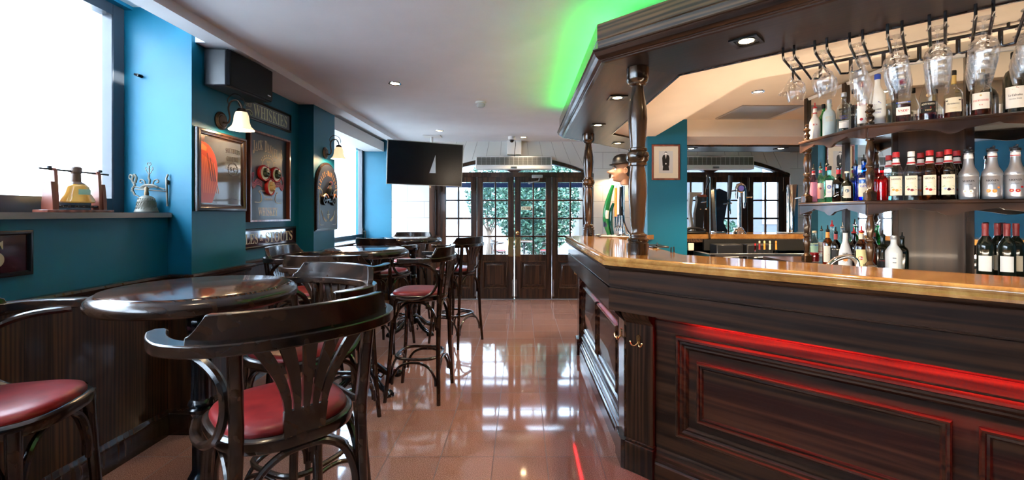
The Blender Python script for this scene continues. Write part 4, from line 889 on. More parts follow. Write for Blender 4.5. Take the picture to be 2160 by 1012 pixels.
# pilasters at the corner and at the far end, with curved corbels
FRP = [(0, 0), (0, .012), (.006, .020), (.014, .018), (.018, .010), (.026, .012), (.032, .006), (.036, 0)]
cor = offset(PC, -.150)[1]
def corbel(b, w_, d0):  # in basis: u along, v up, w out
    pr = [(0, .79), (d0, .79), (d0 + .006, .80), (d0 + .02, .81), (.075, .835), (.088, .866), (0, .866)]
    n = len(pr); b.add([(x, z, o_) for x in (0, w_) for o_, z in pr], [tuple(range(n)), tuple(range(2 * n - 1, n - 1, -1))] + [(i, n + i, n + (i + 1) % n, (i + 1) % n) for i in range(n)])
Mf = TL @ basis((cor[0], cor[1], 0), (ux, uy)); b = MB(Mf); b.box(.0, 0, -.01, .158, .80, .03, .003); b.box(-.0, 0, -.01, .166, .155, .05, .004); b.box(.0, .155, -.01, .163, .168, .04, .003); corbel(b, .158, .03)
p1 = b.build('pilaster', 'wood_bar_upright', t)
Ms = TL @ basis((cor[0], cor[1], 0), (0, -1)); b = MB(Ms); b.box(-.12, 0, -.01, .0, .80, .03, .003); b.box(-.125, 0, -.01, .005, .155, .05, .004); b.M = Ms @ T(-.12, 0, 0); corbel(b, .12, .03)
b.M = TL; q = [(cor[0] - .03, cor[1]), (cor[0], cor[1]), (cor[0] + .03 * -.6884, cor[1] - .03 * .7254), (cor[0] - .03, cor[1] - .012)]; b.prism(q, 0, .80); b.prism([(cor[0] + (x - cor[0]) * 1.67, cor[1] + (y - cor[1]) * 1.67) for x, y in q], 0, .155)
b.build('pilaster', 'wood_sidebar', t)
Ms2 = TL @ basis((cor[0], 4.48, 0), (0, -1)); b = MB(Ms2); b.box(0, 0, -.01, .14, .80, .03, .003); b.box(-.005, 0, -.01, .145, .155, .05, .004); corbel(b, .14, .03); p3 = b.build('pilaster', 'wood_sidebar', t)
def panel(b, u0, v0, u1, v1, prof=FRP): b.frame(u0, v0, u1, v1, prof)
BIG = [(0, 0), (0, .010), (.008, .024), (.018, .026), (.024, .016), (.034, .018), (.044, .010), (.052, .012), (.060, .004), (.064, 0)]
b = MB(Mf); panel(b, .27, .255, 2.75, .765, BIG); b.build('panel_moulding', 'wood_bar', t, sharp=20)
for k in range(2):
    u0 = .375 + k * .965
    b = MB(Mf); panel(b, u0, .355, u0 + .90, .655); b.box(u0 + .03, .385, 0, u0 + .87, .625, .004); b.build('raised_panel', 'wood_bar', t, sharp=20)
Ml = TL @ basis((cor[0], cor[1], 0), (0, -1))
b = MB(Ml); panel(b, -1.78, .20, -.15, .79, BIG); b.build('panel_moulding', 'wood_sidebar', t, sharp=20)
for u0 in (-1.68, -.94):
    b = MB(Ml); x0, y0, x1, y1 = u0, .29, u0 + .68, .70; panel(b, x0, y0, x1, y1)
    xm, ym = (x0 + x1) / 2, (y0 + y1) / 2; b.add([(x0 + .034, y0 + .034, 0), (x1 - .034, y0 + .034, 0), (x1 - .034, y1 - .034, 0), (x0 + .034, y1 - .034, 0), (x0 + .20, ym, .03), (x1 - .20, ym, .03)], [(0, 1, 5, 4), (2, 3, 4, 5), (1, 2, 5), (3, 0, 4)])
    b.build('raised_panel', 'wood_sidebar', t, flat=True)
def hook(Mx, nm='coat_hook', parent=t):
    b = MB(Mx); b.prism([(.012 * math.cos(a) * 1, .020 + .016 * math.sin(a)) for a in [R(20 * k) for k in range(10)]] + [(-.008, -.01), (.008, -.01)], 0, .005)
    for sg in (-1, 1): b.tube(cat([(0, -.005, .004), (sg * .012, -.02, .018), (sg * .026, -.018, .028), (sg * .034, -.004, .030)], 4), .004, 7); b.lathe([(0, -.006), (.006, 0), (0, .006)], 8, (sg * .034, -.002, .030))
    b.build(nm, 'brass', parent)
hook(Mf @ T(.075, .70, .03)); hook(Ml @ T(-.06, .70, .03)); hook(Ms2 @ T(.07, .80, .032))
tl = thing('added_bar_fill', 'added unseen warm fill light inside the bar, under the inner edge of its top', 'light', (0, 0, 0))  # unseen lamps and housings added to brighten soffit, glasses and bottles
IE = offset(PC, -.36); m_ = MB()
for (a, c, pw) in ((IE[0], IE[1], 20), (IE[1], IE[2], 9)):
    L_ = math.hypot(c[0] - a[0], c[1] - a[1]); e_ = Vector(((a[0] - c[0]) / L_, (a[1] - c[1]) / L_, 0)); inw = Vector((-e_.y, e_.x, 0)); cc = Vector(((a[0] + c[0]) / 2, (a[1] + c[1]) / 2, 1.0)) + inw * .09
    MB(Matrix(((e_.x, inw.x, 0, cc.x), (e_.y, inw.y, 0, cc.y), (0, 0, 1, cc.z - .02), (0, 0, 0, 1)))).box(-L_ / 2 + .15, -.07, -.012, L_ / 2 - .15, .01, .004).build('housing', 'steel', tl)
    z_ = -(inw * .45 + Vector((0, 0, .89))).normalized(); y_ = z_.cross(e_); o = lamp('AREA', cc, pw, (1, .82, .62), L_ - .3, parent=tl, sy=.05)
    o.rotation_euler = Matrix(((e_.x, y_.x, z_.x), (e_.y, y_.y, z_.y), (e_.z, y_.z, z_.z))).to_euler()
# floor-side boxing of the island body so that nothing shows through
# ---- canopy
CZ = 2.20
PCn = bpath(.437, 2.43, 4.82, 1.56, 3.0); CXN = .437
t = thing('bar_canopy', 'dark wooden canopy over the bar with moulded fascia and green glow above', 'canopy', (.437, 2.43, CZ)); TL = Matrix.Translation((-.437, -2.43, -CZ))
inn = offset(PCn, -.50)
def two2(nm, prof, path=PCn, parent=t, m_=('wood_fascia', 'wood_sidebar')):
    b = MB(TL); b.sweep(prof, path); k = len(prof)
    for i in range(len(b.f)): b.m[i] = 0 if i < k else 1
    return b.build(nm, list(m_), parent, sharp=16)
two2('fascia', [(.0, 2.24), (.018, 2.24), (.024, 2.312), (.021, 2.316), (.026, 2.320), (.026, 2.405), (.0, 2.405)][::-1])
two2('fascia_moulding', [(-.02, CZ), (.0, CZ), (.002, 2.206), (.010, 2.208), (.010, 2.214), (.018, 2.216), (.034, 2.228), (.044, 2.246), (.044, 2.252), (.052, 2.254), (.052, 2.262), (.024, 2.268), (-.02, 2.268)][::-1], m_=('wood_bar', 'wood_sidebar'))
b = MB(TL); b.strip(offset(PCn, -.01), inn, CZ + .002, CZ + .03); 
for i in range(len(b.f)): b.m[i] = 0 if i < 6 else 1
b.build('underside', ['wood_under_front', 'wood_under'], t)
MB(TL).strip(offset(PCn, 0), inn, 2.33, 2.345).build('top_board', 'black', t)
b = MB(TL); b.sweep([(-.494, CZ - .004), (-.494, CZ + .03), (-.506, CZ + .03), (-.506, CZ - .004)], PCn); b.build('inner_lip', 'wood_dark', t)
GP = offset(PCn, -.08); G2 = offset(PCn, -.09)
MB(TL).strip(GP, G2, 2.345, 2.352).build('led_strip', 'led_green', t)
for (a, c, pw) in ((GP[0], GP[1], 4.6), (GP[1], GP[2], 4)):
    L_ = math.hypot(c[0] - a[0], c[1] - a[1]); px_ = Vector(((a[0] - c[0]) / L_, (a[1] - c[1]) / L_, 0)); out_ = Vector((px_.y, -px_.x, 0))
    z_ = -(out_ * math.sin(R(32)) + Vector((0, 0, 1)) * math.cos(R(32))); y_ = z_.cross(px_)
    o = lamp('AREA', ((a[0] + c[0]) / 2 - .437, (a[1] + c[1]) / 2 - 2.43, 2.392 - CZ), pw, (.06, 1, .09), L_ - .1, parent=t, sy=.02)
    o.rotation_euler = Matrix(((px_.x, y_.x, z_.x), (px_.y, y_.y, z_.y), (px_.z, y_.z, z_.z))).to_euler()
DL = [(1.07, 2.12, 'square downlight in the canopy nearest the hanging glasses'), (.68, 3.16, 'square canopy downlight just behind the near turned post'), (.71, 4.14, 'square canopy downlight in front of the far turned post'),
      (1.125, 5.20, 'square canopy downlight over the angled far corner of the bar'), (2.14, 5.62, 'square downlight at the edge of the blue pier, over the far bar'), (3.27, 5.62, 'square downlight in the far canopy in line with the shelf end'), (1.75, 1.42, 'square canopy downlight beyond the picture edge over the bar')]
for x, y, l in DL: downlight((x, y, CZ + .001), l, True, 42, rz=A45 if y < 2.3 else 0, grp='canopy downlights')
# plaster soffit inside the canopy and the recess
innr = [(1.45, -1), (1.45, 4.84), (4.9, 4.84)]
rec = [(inn[0][0] + .69 * .55, inn[0][1] + .72 * .55), (1.43, 2.80), (1.45, 4.84), (2.0, 4.84), (4.9, 4.84)]
b = MB(); b.strip([inn[0], inn[1], inn[2], inn[3], inn[4]], rec, 2.215, 2.45)
struct('ceiling_island_soffit', b, 'soffit_paint')
struct('ceiling_island_recess', MB().prism([(rec[0][0] - .3, rec[0][1] - .3), (1.2, 2.6), (1.2, 5.0), (5.2, 5.0), (5.2, rec[0][1] - .3)], 2.40, 2.44), 'soffit_paint')
downlight((1.98, 3.73, 2.40), 'round chrome downlight in the recess between canopy and vent', power=170, r=.04)
downlight((3.4, 3.9, 2.40), 'round chrome downlight in the recess behind the bottle shelves', power=170, r=.04)
lamp_extra = downlight((2.6, 1.6, 2.40), 'round chrome downlight in the recess above the hanging glasses', power=170, r=.04)
t = thing('ceiling_vent', 'square perforated vent panel in the recessed ceiling behind the bar', 'vent', (2.37, 4.49, 2.40)); MB().frame(-.29, -.29, .29, .29, [(0, 0), (0, -.012), (.025, -.008), (.025, 0)]).build('frame', 'silver_paint', t)
b = MB()
for k in range(27): y = -.26 + k * .02; b.box(-.265, y - .005, -.008, .265, y + .005, -.003)
b.build('grille', 'silver_paint', t); MB().box(-.265, -.265, -.003, .265, .265, -.001).build('backing', mat('vent_grey', (.4, .4, .4), .6), t)
# ---- turned posts on the bar top
PR = [(0, 0), (.062, 0), (.062, .062), (.054, .064), (.054, .072), (.060, .078), (.060, .086), (.050, .092), (.048, .10), (.052, .104), (.050, .112), (.038, .118), (.034, .13), (.038, .16), (.047, .26), (.052, .34), (.052, .38), (.046, .45), (.041, .49), (.042, .497), (.052, .50), (.052, .512), (.046, .516), (.060, .528), (.065, .548), (.060, .570), (.046, .58), (.052, .584), (.052, .594), (.042, .60), (.042, .62), (.048, .68), (.053, .76), (.051, .81), (.040, .88), (.033, .92), (.031, .945), (.036, .952), (.046, .955), (.046, .963), (.056, .970), (.062, .985), (.062, 1.0485), (0, 1.0485)]
for x, y, l in ((.657, 2.52, 'thick turned wooden post on the bar top, nearest the camera'), (.69, 4.60, 'turned wooden post at the far end of the bar top')):
    o = MB().lathe(PR, 40).build('turned_post', 'wood_post'); o.location = (x, y, CT + .0005); tag(o, l, 'post', 'turned posts between bar top and canopy')
# ================================================================ BACK SHELVES
UZ, LZ, BZ = 1.945, 1.462, 1.0
q0, q1, q2 = (2.20, 3.53), (2.20, 2.83), (2.20 + .835 * 1.6, 2.83 - .55 * 1.6)
q1 = (2.185, 2.83)
front = [q2, q1, q0]                                                 # outside (room side) on the left of travel
t = thing('back_bar_shelving', 'dark wooden back-bar shelves with turned supports and scalloped aprons', 'shelving', (2.3, 3.0, BZ)); TL = Matrix.Translation((-2.3, -3.0, -BZ))
for z in (UZ, LZ):
    b = MB(TL); f0 = offset(front, -.004); bk = offset(front, -.31); b.strip(f0, bk, z - .022, z - .0005); b.sweep([(-.01, z - .024), (.0, z - .024), (.008, z - .018), (.008, z - .008), (.0, z - .001), (-.01, z - .001)][::-1], front); b.build('shelf', 'wood_shelf', t)
# scalloped aprons
def apron(p, q, z, h=.075, n=1):
    L_ = math.hypot(q[0] - p[0], q[1] - p[1]); d = ((q[0] - p[0]) / L_, (q[1] - p[1]) / L_); Mx = TL @ basis((p[0], p[1], z), d); b = MB(Mx); m = 40; top = []; 
    for i in range(m + 1):
        s_ = i / m; k = abs(s_ - .5) * 2
        y = -h * (.9 if k > .94 else .35 + .55 * ((k - .12) / .82) ** 2 if k > .5 else .35 + .35 * (1 - (k - .12) / .38) ** 1.0 * 1 if k > .12 else 1.0 - 0.25 * (k / .12) ** 2)
        top.append((s_ * L_, y))
    for i in range(m): b.prism([top[i], top[i + 1], (top[i + 1][0], 0), (top[i][0], 0)], -.022, -.004)
    b.build('scalloped_apron', 'wood_shelf', t)
qm = (q1[0] + .835 * .80, q1[1] - .55 * .80)
for z in (UZ - .022, LZ - .022): apron(q0, q1, z); apron(q1, qm, z); apron(qm, q2, z)
# turned supports
def baluster(h, sq=.028):
    return [(0, 0), (.03, 0), (.03, .0), (.031, .03), (.022, .05), (.016, .058), (.022, .075), (.025, .11), (.022, .17 * h / .45), (.016, .43 * h), (.022, .45 * h), (.026, .48 * h), (.022, .51 * h), (.016, .53 * h), (.020, .58 * h), (.025, .68 * h), (.022, .80 * h), (.016, .87 * h), (.022, .885 * h), (.022, .90 * h), (.016, .91 * h), (.016, .925 * h)]
def support(x, y, z0, z1, rz, fin=False):
    h = z1 - z0; b = MB(TL @ T(x, y, z0) @ RZ(rz)); b.box(-.028, -.028, 0, .028, .028, .055, .004); b.lathe([(.028, .055), (.020, .068), (.014, .075), (.018, .09), (.025, .15), (.024, .18), (.015, .44 * h), (.023, .455 * h), (.026, .475 * h), (.023, .495 * h), (.015, .51 * h), (.019, .56 * h), (.025, .66 * h), (.022, .74 * h), (.015, .82 * h), (.024, .835 * h), (.024, .85 * h), (.018, .86 * h)], 20); b.box(-.026, -.026, .86 * h, .026, .026, h, .003)
    if fin: b.box(-.024, -.024, h, .024, .024, h + .025, .003); b.lathe([(.014, h + .025), (.022, h + .035), (.024, h + .05), (.014, h + .065), (.012, h + .07), (.026, h + .085), (.026, h + .09), (.012, h + .105), (.010, h + .11), (.015, h + .12), (.014, h + .13), (0, h + .137)], 20)
    b.build('turned_support', 'wood_post', t)
ang = math.atan2(-.55, .835)
for (x, y, rz) in ((2.235, 3.49, 0), (2.225, 2.845, ang / 2), (3.10, 2.235, ang)):
    support(x, y, BZ, LZ - .022, rz); support(x, y, LZ, UZ - .022, rz)
for (x, y, rz) in ((2.235, 3.49, 0), (2.225, 2.845, ang / 2)):
    b = MB(TL @ T(x, y, UZ) @ RZ(rz)); b.lathe([(0, 0), (.024, 0), (.024, .012), (.016, .022), (.022, .035), (.024, .048), (.014, .062), (.012, .068), (.027, .082), (.027, .088), (.012, .103), (.010, .108), (.016, .118), (.014, .13), (0, .137)], 20); b.build('finial', 'wood_post', t)
# back panels: stiles, mirrors, wooden panel
BT = 2.385
def stile(x, y, rz, w_=.04, z0=BZ): MB(TL @ T(x, y, 0) @ RZ(rz)).box(-w_ / 2, -.015, z0, w_ / 2, .015, BT, .002).build('stile', 'wood_dark', t)
for (x, y, rz) in ((2.50, 3.44, R(90)), (2.50, 2.985, R(60)), (2.50, 3.90, R(90)), (2.80, 2.785, ang), (3.30, 2.455, ang)): stile(x, y, rz)
b = MB(TL); b.box(2.505, 3.0, BZ, 2.51, 3.90, BT - .02); m1 = b.build('mirror_panel', 'mirror', t)
MB(TL @ basis((2.80, 2.785, 0), (.835, -.55))).box(.02, BZ, -.02, .6, BT - .02, -.014).build('mirror_panel', 'mirror', t)
MB(TL @ basis((2.50, 2.985, 0), (.835, -.55))).box(.0, BZ, -.02, .36, LZ + .46, -.01).build('wood_panel', 'wood_panel', t)
MB(TL @ basis((2.50, 2.985, 0), (.835, -.55))).box(.0, LZ + .50, -.02, .36, BT - .02, -.012).build('mirror_panel', 'mirror', t)
b = MB(TL); b.sweep([(-.02, BT - .02), (.0, BT - .02), (.01, BT), (-.02, BT)][::-1], [(3.4, 2.39), (2.50, 2.985), (2.50, 3.92)]); b.build('cornice', 'white_trim', t)
# low back counter
tw = offset(front, .06); tw[2] = (tw[2][0], 3.95); bkk = offset(front, -.36); bkk[2] = (bkk[2][0], 3.95)
tc = thing('back_counter', 'dark back counter under the bottle shelves', 'counter', (2.3, 3.0, 0)); MB(Matrix.Translation((-2.3, -3, 0))).strip(tw, bkk, .96, BZ - .0005).build('worktop', 'wood_shelf', tc); MB(Matrix.Translation((-2.3, -3, 0))).strip(offset(tw, -.02), bkk, .0, .96).build('cabinet', 'wood_dark', tc)
# ================================================================ GLASS RACK + STEMWARE
m0 = (1.315, 2.195); nx, ny = .6884, .7254                             # inward direction
t = thing('glass_rack', 'dark metal rack of paired rods below the canopy for hanging stemware', 'glass rack', (m0[0], m0[1], CZ)); TLr = Matrix.Translation((-m0[0], -m0[1], -CZ))
NR = 8; SP = .134
for k in range(NR):
    bx, by = m0[0] + ux * SP * k, m0[1] + uy * SP * k
    b = MB(TLr)
    for sg in (-1, 1):
        cx, cyy = bx + ux * .024 * sg, by + uy * .024 * sg; P = lambda s, z, e=0: (cx + nx * s + ux * e, cyy + ny * s + uy * e, z)
        b.tube([P(0, CZ + .003), P(.0, 2.158), P(.012, 2.147), P(.36, 2.125), P(.375, 2.120), P(.385, 2.118, sg * .03), P(.385, 2.122, sg * .04), P(.385, 2.17, sg * .04), P(.385, 2.185, sg * .04)], .0058, 8)
    b.build('rail', 'iron', t)
b = MB(TLr); a0 = (m0[0] + nx * .385 - ux * .07, m0[1] + ny * .385 - uy * .07); a1 = (a0[0] + ux * (SP * (NR - 1) + .14), a0[1] + uy * (SP * (NR - 1) + .14)); b.tube([(a0[0], a0[1], 2.192), (a1[0], a1[1], 2.192)], .008, 6)
for k in (0.3, 3.2, 6.2): x, y = a0[0] + ux * SP * k, a0[1] + uy * SP * k; b.tube([(x, y, 2.19), (x, y, 2.216)], .006, 6)
b.build('crossbar', 'iron', t)
def stem_prof(kind):
    # upside down: z=0 rim (bottom) ... z=H foot (top); returns closed outline
    if kind == 'martini': H, o = .175, [(.056, 0), (.050, .010), (.006, .075), (.004, .085), (.0035, .16), (.010, .168), (.036, .172), (.036, .175), (0, .175)]; inn_ = [(.0545, 0), (.004, .072), (0, .074)]
    elif kind == 'flute': o = [(.026, 0), (.030, .03), (.033, .07), (.028, .11), (.012, .14), (.005, .15), (.0035, .19), (.012, .202), (.033, .206), (.033, .208), (0, .208)]; inn_ = [(.0245, 0), (.031, .07), (.026, .108), (.010, .137), (0, .140)]
    elif kind == 'round': o = [(.034, 0), (.043, .03), (.047, .055), (.042, .085), (.022, .108), (.006, .115), (.0035, .125), (.0035, .175), (.012, .186), (.034, .190), (.034, .192), (0, .192)]; inn_ = [(.0325, 0), (.0455, .055), (.040, .084), (.02, .106), (0, .110)]
    else: o = [(.035, 0), (.042, .035), (.046, .065), (.046, .085), (.040, .110), (.024, .130), (.007, .138), (.004, .148), (.004, .188), (.013, .200), (.036, .204), (.036, .206), (0, .206)]; inn_ = [(.0335, 0), (.0405, .035), (.0445, .066), (.0445, .085), (.0385, .108), (.022, .128), (0, .133)]
    return inn_[::-1] + o, o[-1][1]
protos = {}
ROWK = ['martini', 'round', 'flute', 'wine', 'wine', 'wine', 'wine', 'wine']
ROWN = ['row nearest the left post', 'second row', 'third row', 'fourth row', 'fifth row', 'sixth row', 'seventh row', 'last row at the picture edge']
ORD = ['front', 'second', 'third', 'rearmost']
KN = {'martini': 'clear conical cocktail glass', 'flute': 'clear narrow flute glass', 'round': 'clear round-bowled stemmed glass', 'wine': 'clear stemmed wine glass'}
for k in range(NR):
    for j in range(4 if k > 1 else 2):
        kind = ROWK[k] if not (k == 0 and j == 1) else 'round'
        pf, H = stem_prof(kind); s_ = .05 + j * .096
        if kind not in protos: o = MB().lathe(pf, 32).build('wine_glass' if kind != 'martini' else 'cocktail_glass', 'glass', sharp=60); protos[kind] = o
        else: o = protos[kind].copy(); C.objects.link(o)
        o.location = (m0[0] + ux * SP * k + nx * s_, m0[1] + uy * SP * k + ny * s_, 2.158 - s_ * .063 - H); o.rotation_euler = (0, 0, k * 1.3 + j)
        tag(o, '%s hanging upside down, %s in the %s' % (KN[kind], ORD[j], ROWN[k]), 'glass', 'stemware hanging from the rack')
# ================================================================ BOTTLES
def bprof(shape, r, h):
    S = {'std': [(0, 0), (.9, 0), (1, .01), (1, .60), (.93, .66), (.6, .73), (.36, .79), (.34, .95), (.38, .95), (.38, .985), (0, .985)],
         'round': [(0, 0), (.9, 0), (1, .01), (1, .52), (.97, .60), (.80, .68), (.45, .73), (.33, .77), (.33, .95), (.37, .95), (.37, .985), (0, .985)],
         'square': [(0, 0), (.95, 0), (1, .01), (1, .64), (.94, .69), (.6, .73), (.38, .75), (.36, .95), (.4, .95), (.4, .985), (0, .985)],
         'syrup': [(0, 0), (.92, 0), (1, .012), (1, .56), (.98, .565), (1, .58), (.97, .60), (.82, .66), (.55, .74), (.42, .82), (.40, .94), (.44, .94), (.44, .985), (0, .985)],
         'puree': [(0, 0), (.95, 0), (1, .012), (1, .44), (.97, .445), (.97, .45), (1, .455), (1, .50), (.95, .53), (.80, .57), (.62, .62), (.50, .70), (.45, .80), (.42, .91), (.48, .91), (.48, .93), (0, .93)],
         'tear': [(0, 0), (.8, 0), (.95, .01), (1, .08), (1, .30), (.92, .48), (.70, .62), (.42, .74), (.26, .84), (.22, .95), (.27, .95), (.27, .985), (0, .985)],
         'frost': [(0, 0), (.92, 0), (1, .012), (1, .55), (.95, .60), (.7, .68), (.42, .75), (.36, .80), (.34, .95), (.38, .985), (0, .985)],
         'squat': [(0, 0), (.92, 0), (1, .015), (1, .50), (.94, .58), (.70, .66), (.40, .70), (.34, .74), (.34, .95), (.40, .95), (.40, .985), (0, .985)],
         'cognac': [(0, 0), (.92, 0), (1, .015), (.96, .40), (.90, .50), (.70, .58), (.40, .64), (.28, .70), (.26, .95), (.3, .95), (.3, .985), (0, .985)],
         'wine': [(0, 0), (.92, 0), (1, .01), (1, .58), (.95, .63), (.7, .70), (.42, .75), (.36, .80), (.34, .95), (.38, .96), (.38, .985), (0, .985)],
         'taper': [(0, 0), (.85, 0), (.95, .01), (1, .10), (.98, .30), (.88, .45), (.62, .62), (.40, .72), (.36, .80), (.34, .95), (.38, .985), (0, .985)]}[shape]
    return [(a * r, c * h) for a, c in S]
FIX = {}
def bottle(xy, z, r, h, shape, body, label, liquid=None, fill=.5, cap=('black', 'cap'), lab=None, texts=(), cat_='bottle', group=None, collar=None, marks=(), n=24, yaw=0, emboss=False):
    """lab = (z0, z1, half angle, material); texts = [(string, z, height, width, material, serif)]; marks = [(kind, angle, z, size, material)]"""
    rz = math.atan2(-xy[1], -xy[0]) + yaw; t = thing('bottle', label, cat_, (xy[0], xy[1], z), rz, group); pf = bprof(shape, r, h)
    flutes = (.03, 4) if shape == 'square' else (0, 0)
    b = MB(RZ(R(45)) if shape == 'square' else None)
    if shape == 'square': 
        b2 = []
        vs = []; fs = []; N_ = 24
        for (rr, zz) in pf:
            sqk = 1 if zz < .72 * h else 0
            for i in range(N_):
                a = 2 * math.pi * i / N_; m_ = 1 / max(abs(math.cos(a)), abs(math.sin(a))); kk = (min(m_, 1.22) * .93) if sqk else 1; vs.append((rr * kk * math.cos(a), rr * kk * math.sin(a), zz))
        for j in range(len(pf) - 1):
            for i in range(N_): l = (i + 1) % N_; fs.append((j * N_ + i, j * N_ + l, (j + 1) * N_ + l, (j + 1) * N_ + i))
        b.M = Matrix(); b.add(vs, fs)
    else: b.lathe(pf, n)
    bd = b.build('glass_body', body, t, sharp=50)
    if liquid:
        top = fill * h; lp = [(0, .008 * h)] + [(max(0, a * .9), c) for a, c in pf[1:] if .0 < c < top and a > 0]; 
        prev = [p for p in pf if p[1] <= top][-1]; nxt = [p for p in pf if p[1] > top][0]; k = (top - prev[1]) / max(1e-6, nxt[1] - prev[1]); rr = (prev[0] + (nxt[0] - prev[0]) * k) * .9
        MB().lathe([(0, .008 * h), (pf[2][0] * .88, .01 * h)] + [(a * .9, c) for a, c in pf if .02 * h < c < top] + [(rr, top), (0, top)], n).build('liquid', liquid, t)
    nr = [a for a, c in pf if abs(c - .95 * h) < .02 * h or abs(c - .94 * h) < .02 * h or abs(c - .91 * h) < .001]; nr = nr[0] if nr else .35 * r
    cm, ck = cap
    if ck == 'cap': MB().lathe([(nr * 1.12, .90 * h), (nr * 1.18, .905 * h), (nr * 1.18, 1.0 * h), (nr * 1.0, 1.008 * h), (0, 1.008 * h)], 16).build('cap', cm, t)
    elif ck == 'cork': MB().lathe([(nr * .9, .96 * h), (nr * 1.2, .965 * h), (nr * 1.2, 1.03 * h), (0, 1.035 * h)], 16).build('cap', cm, t)
    elif ck == 'pour':
        b = MB(); b.lathe([(nr * 1.05, .965 * h), (nr * 1.2, .975 * h), (nr * 1.2, 1.0 * h), (nr * .8, 1.02 * h), (0, 1.02 * h)], 14); b.tube([(0, 0, 1.0 * h), (.004, 0, 1.05 * h), (.016, 0, 1.13 * h)], [.007, .005, .0035], 8); b.build('pourer', cm, t)
    elif ck == 'spout':
        b = MB(); b.lathe([(nr * 1.2, .91 * h), (nr * 1.3, .915 * h), (nr * 1.25, .955 * h), (nr * .7, .97 * h), (nr * .5, 1.0 * h), (0, 1.0 * h)], 16); b.box(-.006, -nr * 1.3, .955 * h, .006, nr * .4, .985 * h, .002); b.tube([(0, 0, .96 * h), (.0, .006, 1.01 * h), (0, .008, 1.03 * h)], .006, 8); b.build('pourer', cm, t)
    def rad(z):
        for (a, c), (a2, c2) in zip(pf[1:], pf[2:]):
            if c <= z <= c2 and c2 > c: return a + (a2 - a) * (z - c) / (c2 - c)
        return r
    def band(z0, z1, off, m_, nm): MB().lathe([(rad(z0) + off * .3, z0)] + [(rad(z0 + (z1 - z0) * i / 6) + off, z0 + (z1 - z0) * i / 6) for i in range(7)] + [(rad(z1) + off * .3, z1)], 18).build(nm, m_, t)
    if collar: band(collar[0] * h, collar[1] * h, .0012, collar[2], 'neck_band')
    if collar and len(collar) > 3: band(collar[0] * h + .003, (collar[0] + (collar[1] - collar[0]) * .35) * h, .0018, collar[3], 'neck_stripe')
    kq = .935 if shape == 'square' else 1
    def cyl(off): return (lambda x, y: ((rad(y) + off) * math.cos(x / r), (rad(y) + off) * math.sin(x / r), y)) if shape != 'square' else (lambda x, y: (rad(y) * .93 + off, x, y))
    if lab:
        z0, z1, ha, lm = lab; m = 10; f = cyl(.0006); vs = []; W = ha * r
        for zz in (z0 * h, (z0 + z1) / 2 * h, z1 * h): vs += [f(-W + 2 * W * i / m, zz) for i in range(m + 1)]
        lb = MB().add(vs, [(j * (m + 1) + i, j * (m + 1) + i + 1, (j + 1) * (m + 1) + i + 1, (j + 1) * (m + 1) + i) for j in range(2) for i in range(m)]).build('label', lm, t)
    else: lb = bd
    groups = {}
    for (s, zc, hh, ww, tm, sf) in texts: groups.setdefault(tm, []).append((s, zc, hh, ww, sf))
    for tm, L_ in groups.items():
        b = MB(); f = cyl(.0012)
        for (s, zc, hh, ww, sf) in L_: b.text(serif(s) if sf else s, 0, zc * h, hh, fn=f, w=ww)
        b.build('lettering', tm, lb)
    for (mk, x, zc, sz, mm) in marks:
        b = MB(); f = cyl(.0011); n_ = 14
        if mk == 'disc': pts = [(x + sz * math.cos(2 * math.pi * i / n_), zc * h + sz * math.sin(2 * math.pi * i / n_)) for i in range(n_)]
        elif mk == 'diamond': pts = [(x - sz, zc * h), (x, zc * h - sz), (x + sz, zc * h), (x, zc * h + sz)]
        elif mk == 'tri': pts = [(x - sz, zc * h - sz), (x + sz, zc * h), (x - sz, zc * h + sz)]
        elif mk == 'band': pts = [(x - sz, zc * h - .003), (x - sz / 3, zc * h - .003), (x + sz / 3, zc * h - .003), (x + sz, zc * h - .003), (x + sz, zc * h + .003), (x + sz / 3, zc * h + .003), (x - sz / 3, zc * h + .003), (x - sz, zc * h + .003)]
        else: pts = [(x - sz, zc * h - sz * .4), (x - sz * .3, zc * h - sz * .5), (x + sz, zc * h - sz * .1), (x + sz * .3, zc * h + sz * .5)]
        b.add([f(a, c) for a, c in pts], [tuple(range(len(pts)))]); b.build('label_motif', mm, lb)
    return t
def at(px, back):
    """point where the sight line of image column px crosses the shelf, back metres behind its front edge (2D)"""
    k = (px - 1100) / F; pl = offset(front, -back); best = None
    for (a, c) in zip(pl, pl[1:]):
        # a + s(c-a); x = k*y
        den = (c[0] - a[0]) - k * (c[1] - a[1])
        if abs(den) < 1e-9: continue
        s_ = (k * a[1] - a[0]) / den
        e_ = max(0, -s_, s_ - 1)
        if best is None or e_ < best[0]: best = (e_, (a[0] + s_ * (c[0] - a[0]), a[1] + s_ * (c[1] - a[1])))
    return best[1]
GU, GM, GL = 'bottles on the top bar shelf', 'bottles on the middle bar shelf', 'bottles on the lowest bar shelf'
def top(px, back, *a, **k): return bottle(at(px, back), UZ, *a, group=GU, **k)
def mid(px, back, *a, **k): return bottle(at(px, back), LZ, *a, group=GM, **k)
def low(px, back, *a, **k): return bottle(at(px, back), BZ, *a, group=GL, **k)
top(1719, .115, .038, .27, 'frost', 'milk', 'white plastic bottle with a red pourer, first on the top shelf', cap=('red', 'pour'), collar=(.80, .92, 'white', 'red'), texts=[('RS', .48, .014, .03, 'red', True)])
top(1737, .20, .034, .30, 'std', 'b_green', 'green glass bottle with a black cap, behind the frosted one', cap=('black', 'cap'))
top(1749, .07, .041, .27, 'round', 'frost_blue', 'frosted pale blue vodka bottle with gold lettering', cap=('silver_paint', 'cap'), texts=[('ABSOLUT', .50, .018, .05, 'gold_flat', False), ('VODKA', .42, .016, .045, 'gold_flat', False)])
